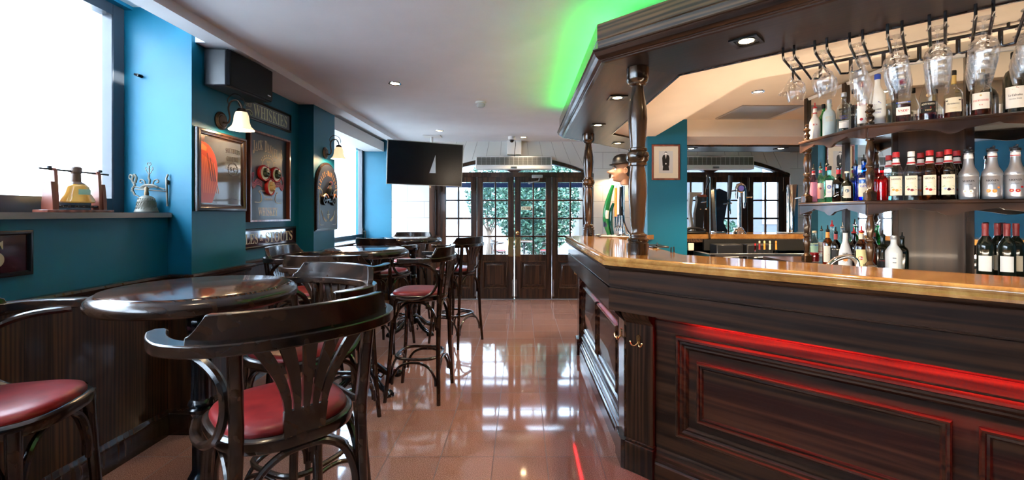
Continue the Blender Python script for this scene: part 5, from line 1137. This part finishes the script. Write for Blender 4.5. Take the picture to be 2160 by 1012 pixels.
top(1780, .07, .042, .28, 'round', 'bottle_clear', 'clear vodka bottle with bold black lettering', liquid='b_water', fill=.6, cap=('silver_paint', 'cap'), texts=[('ABSOLUT', .57, .016, .062, 'black', False), ('VANILIA', .50, .014, .05, 'black', False), ('Country of', .40, .010, .05, 'blue', True), ('Sweden', .35, .010, .04, 'blue', True)], marks=[('band', 0, .27, .03, 'white')], lab=(.10, .25, .7, 'white'))
top(1801, .15, .034, .31, 'std', 'bottle_clear', 'clear bottle with a black and orange flame label, black cap', cap=('black', 'cap'), lab=(.10, .62, .55, 'black'), marks=[('leaf', .005, .5, .02, 'orange'), ('leaf', -.004, .3, .016, 'orange')], texts=[('VAN', .40, .014, .03, 'white', False)])
top(1817, .06, .036, .30, 'std', 'bottle_clear', 'clear vodka bottle with a red cap and a red and white label', cap=('red', 'cap'), lab=(.08, .56, .65, 'white'), marks=[('band', 0, .50, .03, 'red'), ('disc', 0, .17, .009, 'red')], texts=[('STOLICHNAYA', .50, .012, .042, 'red', False)])
top(1851, .10, .043, .33, 'frost', 'frost', 'tall frosted vodka bottle with a blue cap', cap=('blue', 'cap'), marks=[('leaf', 0, .42, .02, 'blue'), ('band', 0, .30, .02, 'sign_slate')], texts=[('VODKA', .24, .010, .035, 'blue', False)])
top(1880, .20, .038, .25, 'square', 'bottle_clear', 'square embossed clear bottle on the top shelf', liquid='b_water', fill=.6, cap=('silver_paint', 'cap'))
top(1905, .07, .041, .27, 'square', 'bottle_clear', 'square cognac bottle with a dark blue band over a white label', liquid='b_cognac', fill=.42, cap=('red', 'cap'), lab=(.16, .34, .8, 'white'), marks=[('band', 0, .45, .034, 'blue')], texts=[('MARTELL', .45, .010, .05, 'white', True), ('VSOP', .26, .016, .05, 'red', True)])
top(1958, .07, .044, .31, 'tear', 'bottle_clear', 'teardrop-shaped cognac bottle with a gold seal and black label', liquid='b_cognac', fill=.16, cap=('black', 'cap'), lab=(.14, .36, .85, 'black'), marks=[('disc', 0, .48, .011, 'gold_flat'), ('band', 0, .24, .032, 'red')], texts=[('REMY MARTIN', .31, .011, .062, 'cream', True), ('VSOP', .19, .010, .03, 'gold_flat', True)])
top(2011, .07, .046, .285, 'cognac', 'bottle_clear', 'cognac bottle with a gold neck and a cream vine-edged label', liquid='b_cognac', fill=.38, cap=('black', 'cap'), collar=(.72, .92, 'gold'), lab=(.12, .42, .85, 'cream'), texts=[('Hennessy', .29, .013, .058, 'black', True), ('Cognac', .20, .007, .03, 'gold_flat', True)], marks=[('band', .030, .36, .006, 'black'), ('band', -.030, .36, .006, 'black')])
top(2069, .07, .046, .26, 'squat', 'bottle_clear', 'cognac bottle with a white label printed in red', liquid='b_cognac', fill=.30, cap=('gold', 'cork'), lab=(.14, .50, .85, 'white'), texts=[('COURVOISIER', .33, .011, .066, 'red', True), ('VS', .23, .009, .016, 'red', True)], marks=[('disc', 0, .44, .005, 'gold_flat')])
top(2142, .07, .050, .345, 'round', 'wine', 'big dark bottle with a white label showing a red crest, by the picture edge', cap=('black', 'cap'), lab=(.07, .42, .85, 'white'), marks=[('leaf', 0, .39, .014, 'red')], texts=[('Le Calvados', .28, .012, .055, 'black', True), ('Christian Drouin', .22, .008, .05, 'sign_slate', True)])
for i, (px, bk, l) in enumerate(((1938, .16, 'small drinking glass behind the square cognac bottle'), (1984, .17, 'small drinking glass between the teardrop and gold-necked bottles'), (2040, .16, 'small drinking glass between the two cognac bottles'), (2100, .13, 'clear tumbler beside the big dark bottle'), (2109, .20, 'taller clear tumbler behind the other one'))):
    x, y = at(px, bk); o = MB().lathe([(0, .008), (.024, .010), (.029, .09 + .03 * (i > 2)), (.031, .09 + .03 * (i > 2)), (.026, 0), (0, 0)], 20).build('tumbler', 'glass'); o.location = (x, y, UZ); tag(o, l, 'glass', 'tumblers on the top shelf')
# middle shelf
mid(1716, .105, .030, .27, 'std', 'b_pink', 'slim pink-patterned gin bottle at the left end of the middle shelf', liquid='frost', fill=.01, cap=('black', 'pour'), collar=(.82, .93, 'red', 'white'), lab=(.04, .60, .9, mat('pink_pattern', (.75, .25, .35), .4)), marks=[('leaf', 0, .5, .02, 'white'), ('leaf', .004, .35, .02, 'white'), ('leaf', -.004, .2, .02, 'white')])
mid(1731, .175, .030, .285, 'std', 'b_lime', 'pale lime bottle with a cream label and purple neck band', cap=('black', 'pour'), collar=(.84, .92, 'pink_ink'), lab=(.12, .55, .8, 'cream'), marks=[('disc', 0, .4, .008, 'pink_ink')])
mid(1745, .245, .032, .31, 'wine', 'b_green', 'tall green bottle with a red neck behind the aqua one', cap=('black', 'pour'), collar=(.84, .93, 'red'))
mid(1749, .07, .036, .265, 'square', 'b_aqua', 'aqua blue square gin bottle with a white oval label', cap=('black', 'cap'), lab=(.14, .60, .55, 'white'), marks=[('disc', 0, .42, .013, 'blue'), ('disc', 0, .42, .009, 'white')], texts=[('GIN', .28, .009, .02, 'blue', True)])
mid(1769, .09, .041, .25, 'squat', 'b_dark', 'dark apothecary bottle with a white triangular label', liquid='black_gloss', fill=.5, cap=('black', 'pour'), collar=(.80, .93, 'red'), marks=[('tri', .0, .30, .030, 'white')], texts=[('GIN', .30, .010, .024, 'black', True)])
mid(1787, .04, .036, .20, 'squat', 'wine', 'small brown apothecary bottle with a grey label and cork', cap=('label_tan', 'cork'), lab=(.12, .52, .6, 'paper'), marks=[('disc', 0, .36, .012, 'sign_slate')])
mid(1805, .14, .036, .255, 'squat', 'b_blue', 'deep blue gin bottle, left one of the pair beside the corner post', liquid='b_blue', fill=.55, cap=('black', 'pour'))
mid(1822, .075, .038, .27, 'squat', 'b_blue', 'blue bottle with a large white label behind the corner post', cap=('black', 'pour'), lab=(.10, .56, .8, 'label_tan'), texts=[('GIN', .36, .016, .036, 'blue', True)])
mid(1849, .16, .032, .24, 'std', 'b_red', 'slim red bottle partly behind the corner post', liquid='liq_red', fill=.6, cap=('black', 'cap'))
mid(1860, .08, .033, .215, 'round', 'b_red', 'bright red round-shouldered liqueur bottle', liquid='liq_red', fill=.62, cap=('black', 'cap'), texts=[('BERRY', .40, .010, .035, 'red_dark', True)] if 0 else ())
MON = [(1890, .07, 'clear', 'syrup bottle with an orange spice picture on its label', 'orange', 'bottle_clear'), (1922, .07, 'clear', 'syrup bottle with a chestnut and leaf label, grey-white cap', 'red_dark', 'bottle_clear'),
       (1961, .07, 'dark', 'syrup bottle with chilli peppers on its label', 'red', 'b_amber'), (2000, .07, 'dark', 'syrup bottle with blackberries on its label', 'sign_maroon', 'b_dark'),
       (1942, .19, 'b', 'syrup bottle standing behind, between the chestnut and chilli ones', 'orange', 'b_amber'), (1982, .19, 'b', 'syrup bottle standing behind, left of the blackberry one', 'green', 'b_amber'), (2018, .18, 'b', 'syrup bottle standing behind, right of the blackberry one', 'red', 'b_dark'),
       (1875, .24, 'b', 'syrup bottle with pourer standing behind the red liqueur', 'orange', 'bottle_clear')]
for px, bk, kd, l, mc, body in MON:
    mid(px, bk, .038, .300, 'syrup', body, l, liquid={'bottle_clear': 'b_water', 'b_amber': 'b_amber', 'b_dark': 'b_dark'}[body], fill=.58, cap=('red' if px != 1922 else 'white', 'cap'), collar=(.74, .87, 'white', 'red'), lab=(.10, .50, .85, 'cream'),
        texts=[('MONIN', .435, .011, .048, 'black', True), ('SIROP', .35, .004, .018, 'gold_flat', True)], marks=[('disc', -.012, .22, .007, mc), ('disc', .004, .205, .008, mc), ('leaf', .017, .26, .013, 'green'), ('leaf', .020, .21, .009, mc), ('leaf', -.019, .27, .008, 'green')])
for px, mc, l, band in ((2043, 'white', 'silver puree bottle with coconut halves on its label', 'white'), (2093, 'orange', 'silver puree bottle with passion fruit on its label', 'red_dark'), (2142, 'red', 'silver puree bottle with strawberries on its label', 'red')):
    mid(px, .08, .0445, .300, 'puree', 'silver_paint', l, cap=('black_plastic', 'spout'), collar=(.80, .88, 'white', band), texts=[('MONIN', .355, .011, .052, 'black', True), ('Le Fruit', .29, .005, .03, 'black', True)],
        marks=[('disc', -.014, .16, .010, mc), ('disc', .010, .155, .010, mc), ('disc', -.014, .16, .004, 'gold_flat'), ('disc', .010, .155, .004, 'gold_flat'), ('disc', .026, .22, .006, mc), ('band', -.012, .475, .006, 'steel'), ('band', .012, .475, .006, 'steel')])
# lowest shelf (stands on the back counter)
low(1718, .115, .036, .235, 'std', 'bottle_clear', 'clear bottle holding red drink, left end of the lowest row', liquid='liq_red', fill=.30, cap=('label_tan', 'cork'), lab=(.32, .62, .8, 'green_label'), marks=[('band', 0, .56, .026, 'blue')])
low(1733, .17, .028, .25, 'square', 'bottle_clear', 'slim square bottle with a pink and cream label', cap=('black', 'pour'), lab=(.25, .62, .8, 'label_tan'), marks=[('band', 0, .32, .02, 'pink_ink')], texts=[('RICA', .5, .010, .03, 'black', False)])
low(1746, .05, .033, .26, 'std', 'b_amber', 'amber bottle with a cream illustrated label and orange neck', liquid='liq_amber', fill=.5, cap=('black', 'pour'), collar=(.78, .94, 'orange'), lab=(.10, .55, .85, 'cream'), marks=[('leaf', 0, .3, .014, 'red_dark')])
low(1763, .05, .033, .25, 'round', 'b_dark', 'dark rum bottle with a pirate-style brown label', liquid='black_gloss', fill=.5, cap=('black', 'pour'), collar=(.78, .94, 'red_dark'), lab=(.10, .55, .85, 'black'), marks=[('leaf', 0, .32, .016, 'gold_flat'), ('band', 0, .50, .024, 'cream')])
low(1783, .04, .040, .255, 'taper', 'milk', 'white coconut liqueur bottle with a palm sunset picture', cap=('black', 'cork'), marks=[('disc', 0, .26, .014, 'orange'), ('leaf', 0, .22, .016, 'black')], texts=[('MALIBU', .42, .011, .036, 'black', True)])
low(1801, .125, .038, .25, 'round', 'b_dark', 'dark brown rum bottle with a red ring on its label', liquid='black_gloss', fill=.55, cap=('red', 'pour'), lab=(.10, .50, .8, 'black'), marks=[('disc', 0, .30, .014, 'red')], texts=[('Havana', .42, .008, .028, 'white', True), ('Club', .30, .008, .02, 'white', True)])
low(1817, .04, .036, .265, 'std', 'b_amber', 'rum bottle with a pale yellow label and red ring', liquid='liq_amber', fill=.15, cap=('red', 'pour'), collar=(.80, .94, 'label_tan'), lab=(.12, .55, .85, mat('label_yellow', (.75, .62, .28), .4)), marks=[('disc', -.004, .34, .013, 'red')], texts=[('Club', .34, .008, .02, 'white', True)])
low(1755, .17, .033, .29, 'std', 'bottle_clear', 'clear bottle with a red pourer at the back of the lowest row', cap=('red', 'pour'))
low(1777, .18, .033, .28, 'std', 'bottle_clear', 'clear bottle with a steel pourer at the back of the lowest row', cap=('chrome', 'pour'))
low(1803, .23, .034, .30, 'std', 'b_green', 'tall greenish bottle with a steel pourer behind the dark rum', cap=('chrome', 'pour'))
low(1843, .17, .028, .25, 'std', 'b_amber', 'amber bottle half hidden behind the corner post on the lowest row', liquid='liq_amber', fill=.55, cap=('red_dark', 'cap'))
low(1862, .185, .038, .24, 'round', 'wine', 'black bottle with a faint red label beside the grey frosted one', cap=('black', 'pour'), lab=(.05, .35, .7, 'black'), marks=[('band', 0, .3, .016, 'red')])
low(1885, .08, .043, .24, 'frost', 'frost', 'grey frosted bottle with a pale label on the lowest row', cap=('silver_paint', 'cap'), lab=(.15, .55, .5, 'white'), marks=[('band', .004, .42, .009, 'sign_slate'), ('band', .004, .30, .009, 'sign_slate')])
low(1903, .18, .034, .23, 'round', 'wine', 'black bottle behind the grey frosted one', cap=('black', 'pour'))
for i, (px, bk, l) in enumerate(((2078, .10, 'dark wine bottle left of the turned support'), (2104, .20, 'dark wine bottle with red capsule right behind the turned support'), (2124, .12, 'dark wine bottle with red capsule, middle one of the wines'), (2143, .20, 'dark wine bottle with a pale label by the picture edge'))):
    low(px, bk, .037, .32, 'wine', 'wine', l, cap=('red_dark', 'cap'), collar=(.78, .92, 'red_dark'), lab=(.14, .42, .8, 'label_tan' if i % 2 else 'white'), texts=[('RIOJA', .34, .009, .03, 'sign_maroon', True)] if 0 else ())
# ================================================================ THINGS ON THE BAR
# carved head with bowler hat over a beer font with tall handles
hx, hy = .935, 4.40
t = thing('beer_font', 'chrome beer font with tall curved green, orange and black tap handles', 'beer tap', (hx, hy, CT), 0)
b = MB(); b.box(-.17, -.10, 0, .13, .10, .012, .004); b.box(-.21, -.02, .004, -.15, .03, .026, .004); b.build('drip_tray', 'steel', t)
b = MB(); b.lathe([(0, .012), (.06, .012), (.055, .02), (.03, .03), (.026, .06), (.022, .25), (.026, .50), (0, .505)], 24, (.06, 0, 0)); b.build('column', 'chrome', t)
b = MB(); b.tube(cat([(-.075, -.02, .02), (-.105, -.02, .15), (-.10, -.02, .27), (-.07, -.02, .40), (-.035, -.02, .51)], 5), [.018, .020, .023, .026, .028, .029, .03, .03, .03, .03, .03, .029, .028, .027, .025, .023, .022, .021, .02, .018, .016], 12, sq=(1, .6)); h1 = b.build('tap_handle', mat('handle_green', (.01, .16, .04), .2), t)
b = MB(); b.tube(cat([(-.106, -.0215, .10), (-.107, -.022, .17), (-.100, -.022, .27), (-.095, -.022, .30)], 4), .0245, 12, sq=(1, .62)); b.build('dark_band', mat('handle_dark', (.01, .02, .04), .2), h1)
b = MB(); b.tube(cat([(-.102, -.028, .18), (-.100, -.030, .22), (-.095, -.03, .26)], 4), .021, 10, sq=(1, .5)); b.build('white_band', 'white', h1)
b = MB(basis((-.052, -.045, .43), (1, 0))); b.text('Heineken', 0, 0, .016, 0, w=.04) if 0 else None
b = MB(); b.tube(cat([(-.04, -.02, .02), (-.06, -.02, .12), (-.055, -.02, .25), (-.03, -.02, .33)], 4), [.02, .022, .024, .026, .027, .027, .026, .024, .022, .02, .018, .016, .014], 10, sq=(.8, 1)); b.build('tap_handle', mat('handle_deep_green', (.0, .045, .03), .15), t)
for x, z1, m_, l in ((-.012, .50, 'orange', 'a'), (.012, .52, 'chrome', 'b'), (.034, .51, 'steel', 'c')):
    b = MB(); b.tube([(x, -.03, .10), (x, -.03, z1 - .18), (x + .004, -.03, z1)], [.009, .011, .013], 12); o = b.build('tap_handle', 'chrome', t)
    b = MB(); b.tube([(x, -.03, z1 - .30), (x, -.03, z1 - .18), (x + .004, -.03, z1 - .02)], [.0115, .0125, .0140], 12); b.build('handle_sleeve', m_ if m_ == 'orange' else ('white' if l == 'b' else 'black_metal'), o)
    b = MB(); b.lathe([(0, .09), (.012, .09), (.012, .11), (0, .115)], 10, (x, -.03, 0)); b.tube([(x, -.03, .10), (x + .02, -.01, .10)], .007, 8); b.tube(cat([(x, -.03, .10), (x, -.055, .095), (x, -.06, .06)], 3), .006, 8); b.build('spout', 'chrome', t)
b = MB(); b.tube(cat([(.045, -.03, .50), (.05, -.035, .35), (.06, -.04, .18), (.10, -.05, .06), (.14, -.05, .02)], 4), [.008] * 6 + [.01] * 6 + [.012] * 5, 8); b.build('chrome_fin', 'chrome', t)
t = thing('caricature_head', 'carved caricature head with bowler hat and big nose, in profile over the beer font', 'sculpture', (.995, 4.40, 1.668))
hs = 1.0
def ell(b, c, r, n=20, m=12, f=None):
    b.M, MM = b.M @ T(*c), b.M; pr = [(math.sin(math.pi * i / m) * 1.0, -math.cos(math.pi * i / m)) for i in range(m + 1)]; D = Matrix.Diagonal((r[0], r[1], r[2], 1)); b.M = b.M @ D; b.lathe([(a if 0 < i < m else 0, z) for i, (a, z) in enumerate(pr)], n); b.M = MM
import bmesh
def head_mesh():
    bm = bmesh.new(); bmesh.ops.create_uvsphere(bm, u_segments=48, v_segments=36, radius=1)
    for v in bm.verts:
        x, y, z = v.co; X, Y, Z_ = x * .088, y * .070, z * .115
        fr = max(0, -x)                                                   # face towards -x
        if z < -.2: X -= .018 * fr * (-z - .2) * 2; Y *= 1 - .28 * (-z - .2)
        g = lambda cx_, cz, s1, s2, amp, cy_=0, sy=.35: amp * math.exp(-((z - cz) / s2) ** 2 - ((y - cy_) / sy) ** 2) * (fr > .1)
        X -= g(0, .02, 0, .16, .010); X += g(0, .12, 0, .10, .016, .38, .22) + g(0, .12, 0, .10, .016, -.38, .22)     # eye sockets
        X -= g(0, .28, 0, .08, .012, 0, .6)                                 # brow
        X -= g(0, -.14, 0, .16, .048, 0, .22) ; X -= g(0, -.02, 0, .14, .022, 0, .16)  # big nose
        X += g(0, -.36, 0, .05, .012, 0, .4); X -= g(0, -.45, 0, .06, .014, 0, .35); X += g(0, -.53, 0, .04, .012, 0, .4); X -= g(0, -.60, 0, .06, .012, 0, .3)
        X -= g(0, -.82, 0, .14, .030, 0, .35)                               # chin
        Y += math.copysign(.010, y) * math.exp(-((z + .25) / .2) ** 2 - ((x + .45) / .3) ** 2)  # cheeks
        v.co = (X, Y, Z_)
    me = bpy.data.meshes.new('head'); bm.to_mesh(me); bm.free(); me.polygons.foreach_set('use_smooth', [True] * len(me.polygons)); me.materials.append(M_['skin']); return me
o = bpy.data.objects.new('face', head_mesh()); C.objects.link(o); o.parent = t; o.location = (0, 0, .13); o.rotation_euler = (0, R(0), 0)
b = MB(); b.tube([(.02, 0, -.005), (.022, 0, .05)], [.042, .045], 16); b.build('neck', 'skin', t)
for sg in (-1, 1):
    b = MB(); ell(b, (.012, sg * .072, .125), (.018, .008, .030)); b.tube(cat([(.005, sg * .078, .105), (.026, sg * .083, .11), (.03, sg * .083, .14), (.012, sg * .081, .155), (-.002, sg * .078, .145)], 4), .005, 6); b.build('ear', 'skin', t)
    b = MB(); ell(b, (-.074, sg * .030, .142), (.012, .014, .011)); e = b.build('eye', 'white', t); b = MB(); ell(b, (-.084, sg * .030, .141), (.004, .005, .005)); b.build('pupil', 'black', e)
    b = MB(); b.tube(cat([(-.084, sg * .012, .168), (-.086, sg * .032, .174), (-.070, sg * .052, .160)], 4), .006, 6); b.build('eyebrow', 'hat', t)
b = MB(); b.tube(cat([(-.088, -.034, .068), (-.098, -.018, .062), (-.102, 0, .062), (-.098, .018, .062), (-.088, .034, .068)], 4), .005, 6); b.build('lips', mat('lip', (.30, .08, .05), .4), t)
b = MB(); ell(b, (.035, 0, .13), (.062, .071, .075)); b.build('hair', 'hat', t)
b = MB(T(.0, 0, .195) @ RY(R(-6))); b.M = b.M @ Matrix.Diagonal((1.12, .92, 1, 1)); b.lathe([(0, .0), (.075, 0), (.10, .0), (.112, .006), (.115, .012), (.108, .010), (.088, .006), (.086, .03), (.080, .06), (.064, .085), (.038, .10), (0, .106)], 40); ht = b.build('bowler_hat', 'hat', t)
b = MB(T(.0, 0, .195) @ RY(R(-6))); b.M = b.M @ Matrix.Diagonal((1.12, .92, 1, 1)); b.lathe([(.0865, .008), (.089, .010), (.0875, .028), (.085, .03)], 40); b.build('hat_band', 'black', ht)
# chrome bits on the bar by the post, small pens
b = MB(T(.93, 3.05, CT)); b.box(-.06, -.10, 0, .05, .12, .012, .004); b.tube([(-.03, -.08, .016), (.03, .10, .018)], .007, 6); tag(b.build('drip_tray', 'black_metal'), 'black drip tray on the bar top behind the near turned post', 'tray')
for i, (px, d, l) in enumerate(((1413, 2.62, 'left black pen standing behind the bar top by the blue pier'), (1424, 2.66, 'right black pen standing behind the bar top by the blue pier'))):
    x = (px - 1100) / F * d; o = MB().tube([(0, 0, 0), (.008 * (1 - 2 * i), 0, .15)], .004, 7).build('pen', 'black_plastic'); o.location = (x, d, 1.032); tag(o, l, 'pen', 'pens in the holder')
t = thing('pen_holder', 'dark pen holder on the ledge under the bar top by the blue pier', 'holder', (.892, 2.64, 1.02)); MB().lathe([(0, 0), (.035, 0), (.037, .075), (.034, .075), (.032, .006), (0, .006)], 20).build('cup', 'black_plastic', t)
tag(MB().box(.80, 2.55, .99, 1.02, 2.75, 1.02, .003).build('ledge', 'wood_dark'), 'small dark ledge just inside the bar carrying the pen holder', 'shelf')
# sink tap seen over the front bar edge
dx = 2.33; fx = (1760 - 1100) / F * dx
t = thing('sink_tap', 'chrome curved sink tap just behind the front bar top', 'tap', (fx, dx, .95)); b = MB(); b.tube(cat([(-.045, 0, .145), (.0, 0, .185), (.06, 0, .205), (.10, 0, .195), (.12, 0, .155), (.12, 0, .0)], 5), .013, 12); b.build('spout', 'chrome', t); MB().lathe([(0, 0), (.024, 0), (.024, .02), (0, .02)], 16, (.12, 0, 0)).build('base', 'chrome', t)
tag(MB().strip([(2.2, .95), (1.02, 2.22 + .05)][::-1], [(2.62, 1.35), (1.42, 2.75)][::-1], .90, .95).build('sink_worktop', 'steel'), 'steel sink worktop inside the bar below its top', 'worktop')
# ---- far leg of the bar: taps, phone, bottle well
def font(loc, label, kind):
    t = thing('beer_font', label, 'beer tap', loc)
    if kind == 'column':
        b = MB(); b.lathe([(0, 0), (.075, 0), (.07, .012), (.052, .03), (.055, .036), (.040, .06), (.024, .07), (.022, .09), (.019, .12), (.019, .42), (0, .42)], 24); b.build('column', 'chrome', t)
        b = MB(T(0, 0, .52)); 
        b.tube([(-.03 , 0, -.12), (-.03, 0, .0), (-.02, 0, .04), (.02, 0, .055), (.055, 0, .03), (.062, 0, -.02), (.062, 0, -.12), (.062, 0, -.16)], .018, 12); b.build('top_loop', 'chrome', t)
        b = MB(T(.005, -.02, .52) @ RX(R(90))); b.lathe([(0, .0), (.045, 0), (.048, .01), (.04, .018), (0, .018)], 28); lz = b.build('badge', 'chrome', t)
        b = MB(T(.005, -.039, .52) @ RX(R(90))); b.lathe([(0, 0), (.032, 0), (.032, .002), (0, .002)], 28); b.build('badge_face', mat('badge_violet', (.25, .2, .6), .3), lz)
        b = MB(); b.tube([(.05, 0, .42), (.10, 0, .42), (.13, 0, .42)], .008, 8); b.lathe([(0, -.016), (.016, 0), (0, .016)], 12, (.14, 0, .42)); b.build('tap_knob', 'chrome', t)
        b = MB(); b.tube([(.062, 0, .42), (.062, 0, .33), (.06, 0, .29)], [.014, .012, .009], 10); b.build('spout', 'chrome', t)
        b = MB(); b.tube([(-.035, 0, .50), (-.09, 0, .49)], .010, 8); b.lathe([(0, -.02), (.016, 0), (0, .02)], 10, (-.095, 0, .49)); b.build('valve', 'chrome', t)
    elif kind == 'black':
        b = MB(basis((0, .04, 0), (1, 0))); b.prism([(-.055, 0), (.065, 0), (.075, .03), (.03, .12), (.05, .22), (.075, .36), (.07, .48), (-.02, .52), (-.05, .50), (-.075, .53), (-.082, .50), (-.070, .25)], 0, .08); b.build('body', 'black_gloss', t)
        b = MB(basis((0, -.045, 0), (1, 0))); b.prism([(-.055, .02), (-.06, .50), (-.07, .525), (-.078, .5), (-.068, .25)], 0, .004); b.build('chrome_edge', 'chrome', t)
        b = MB(); b.tube([(.02, -.05, .34), (.12, -.05, .35)], .009, 8); b.tube([(.095, -.05, .40), (.095, -.05, .30), (.10, -.05, .26)], .012, 8); b.build('spout', 'chrome', t)
        b = MB(); b.tube([(.095, -.05, .40), (.10, -.05, .52), (.105, -.05, .67)], [.012, .022, .026], 12, sq=(1, .8)); b.tube([(.10, -.05, .32), (.105, -.05, .22)], .006, 6); b.build('tap_handle', 'black_plastic', t)
        MB().box(-.08, -.09, 0, .03, .05, .02, .004).build('base', 'chrome', t)
    else:
        b = MB(basis((0, .04, 0), (1, 0))); b.prism([(-.02, 0), (.06, 0), (.07, .20), (.08, .40), (.07, .43), (-.01, .43), (.0, .38), (-.03, .22)], 0, .07); b.build('body', 'black_plastic', t)
        b = MB(basis((0, .06, 0), (1, 0))); b.prism([(-.06, .02), (-.03, .02), (-.06, .25), (-.045, .42), (.06, .46), (.06, .48), (-.08, .48), (-.09, .30)], 0, .06); b.build('rear_body', 'grey_plastic', t)
        b = MB(basis((.0, -.035, 0), (1, 0))); b.box(.005, .42, -.05, .09, .45, .03, .004); b.build('wooden_cap', 'wood_cherry', t)
        b = MB(); b.tube([(.09, -.06, .52), (.11, -.06, .60), (.10, -.06, .68)], [.012, .02, .014], 10); b.tube([(.09, -.06, .44), (.09, -.06, .52)], .010, 8); b.build('tap_handle', 'black_gloss', t)
        b = MB(); b.tube([(.03, -.04, .36), (.10, -.07, .37)], .009, 8); b.tube([(.095, -.07, .42), (.095, -.07, .30)], .012, 8); b.lathe([(0, -.014), (.014, 0), (0, .014)], 10, (.02, -.05, .28)); b.lathe([(0, -.014), (.014, 0), (0, .014)], 10, (.09, -.05, .28)); b.build('spout', 'chrome', t)
font((2.07, 5.26, CT), 'black and grey tap tower next to the telephone on the far bar', 'grey')
font((2.32, 5.22, CT), 'glossy black curved tap tower with a chrome edge on the far bar', 'black')
font((2.54, 5.20, CT), 'slender chrome column tap with a violet badge on the far bar', 'column')
t = thing('chrome_cylinder', 'tall polished chrome cylinder on a tray at the end of the far bar', 'dispenser', (3.10, 5.10, CT)); MB().lathe([(0, .015), (.055, .015), (.055, .55), (.05, .56), (0, .56)], 32).build('body', 'chrome', t); MB().box(-.12, -.11, 0, .25, .12, .015, .004).build('tray', 'steel', t); MB().tube([(-.0, -.05, .40), (.06, -.09, .41), (.06, -.09, .34)], .010, 8).build('spout', 'chrome', t)
t = thing('telephone', 'black corded telephone beside the blue pier on the far bar', 'telephone', (1.97, 4.985 + .06, CT))
b = MB(); b.box(-.13, -.06, 0, .10, .10, .03, .01); b.build('base', 'black_plastic', t, bevel=.004); b = MB(); b.tube(cat([(-.12, -.03, .045), (-.06, -.03, .065), (.0, -.03, .065), (.07, -.03, .05), (.10, -.03, .035)], 4), [.02] * 3 + [.014] * 11 + [.02] * 3, 10); b.build('handset', 'black_plastic', t)
b = MB(); pts = [(.10 + .008 * math.cos(k * 1.1) + .0006 * k, -.115 + .008 * math.sin(k * 1.1), .02 - .0021 * k) for k in range(110)]; b.tube([(.10, -.04, .03)] + pts, .003, 5); b.build('coiled_cord', 'black', t)
# steel speed well with bottle tops
t = thing('steel_worktop', 'steel underbar worktop below the far bar', 'worktop', (2.9, 4.75, .72)); b = MB(); b.box(-1.0, -.25, .225, 1.6, -.235, .255, .002); b.box(-1.0, -.25, .0, -.94, .18, .245, .002); b.box(-1.0, -.235, .0, 1.6, .18, .01); b.build('worktop', 'steel', t); MB().box(-1.0, -.24, -.72, 1.6, .18, 0).build('cabinet', 'black', t)
b = MB(); b.box(-.9, .13, .255, 1.6, .17, .375); b.build('back_rail', 'black', t)
for px, capm, neck, l in ((1593, 'red', 'b_red', 'small bottle with a thin red tip in the steel well'), (1602, 'label_tan', 'red_dark', 'bottle with a cork and red neck in the steel well'), (1612.5, 'label_yellow', 'orange', 'bottle with a yellow spout in the steel well'), (1624, 'label_tan', 'label_tan', 'bottle with a pale brown neck in the steel well'), (1637, 'orange', 'orange', 'orange-necked bottle at the right of the steel well')):
    d = 4.60; x = (px - 1100) / F * d
    bottle((x, d), .7305, .0205, .355 if capm != 'red' else .33, 'std', 'bottle_clear', l, cap=(capm, 'cork'), collar=(.78, .95, neck), group='bottles in the steel well', n=16)
for k, (x, l) in enumerate(((2.2, 'black coffee grinder shape under the left part of the far bar'), (2.52, 'black box under the middle of the far bar'))):
    t = thing('under_bar_cooler' if k else 'under_bar_machine', l, 'machine', (x, 4.78, .735)); MB().box(-.14, -.08, 0, .14, .10, .32, .01).build('body', 'black_plastic', t); b = MB(); b.tube([(-.08, -.1, .18), (.08, -.1, .19)], .008, 6); b.box(-.02, -.09, .10, .02, -.078, .14); b.build('handle', 'steel', t)
t = thing('far_bar_front', 'wooden edge board under the far bar top', 'panel', (2.9, 4.95, 1.06)); MB().box(-1.30, .001, 0, .35, .02, .039).build('board', 'wood_fascia', t)
tag(MB().box(1.80, 4.80, .98, 1.86, 4.828, 1.06, .004).build('socket', 'cream'), 'small cream power socket beside the blue pier', 'socket')
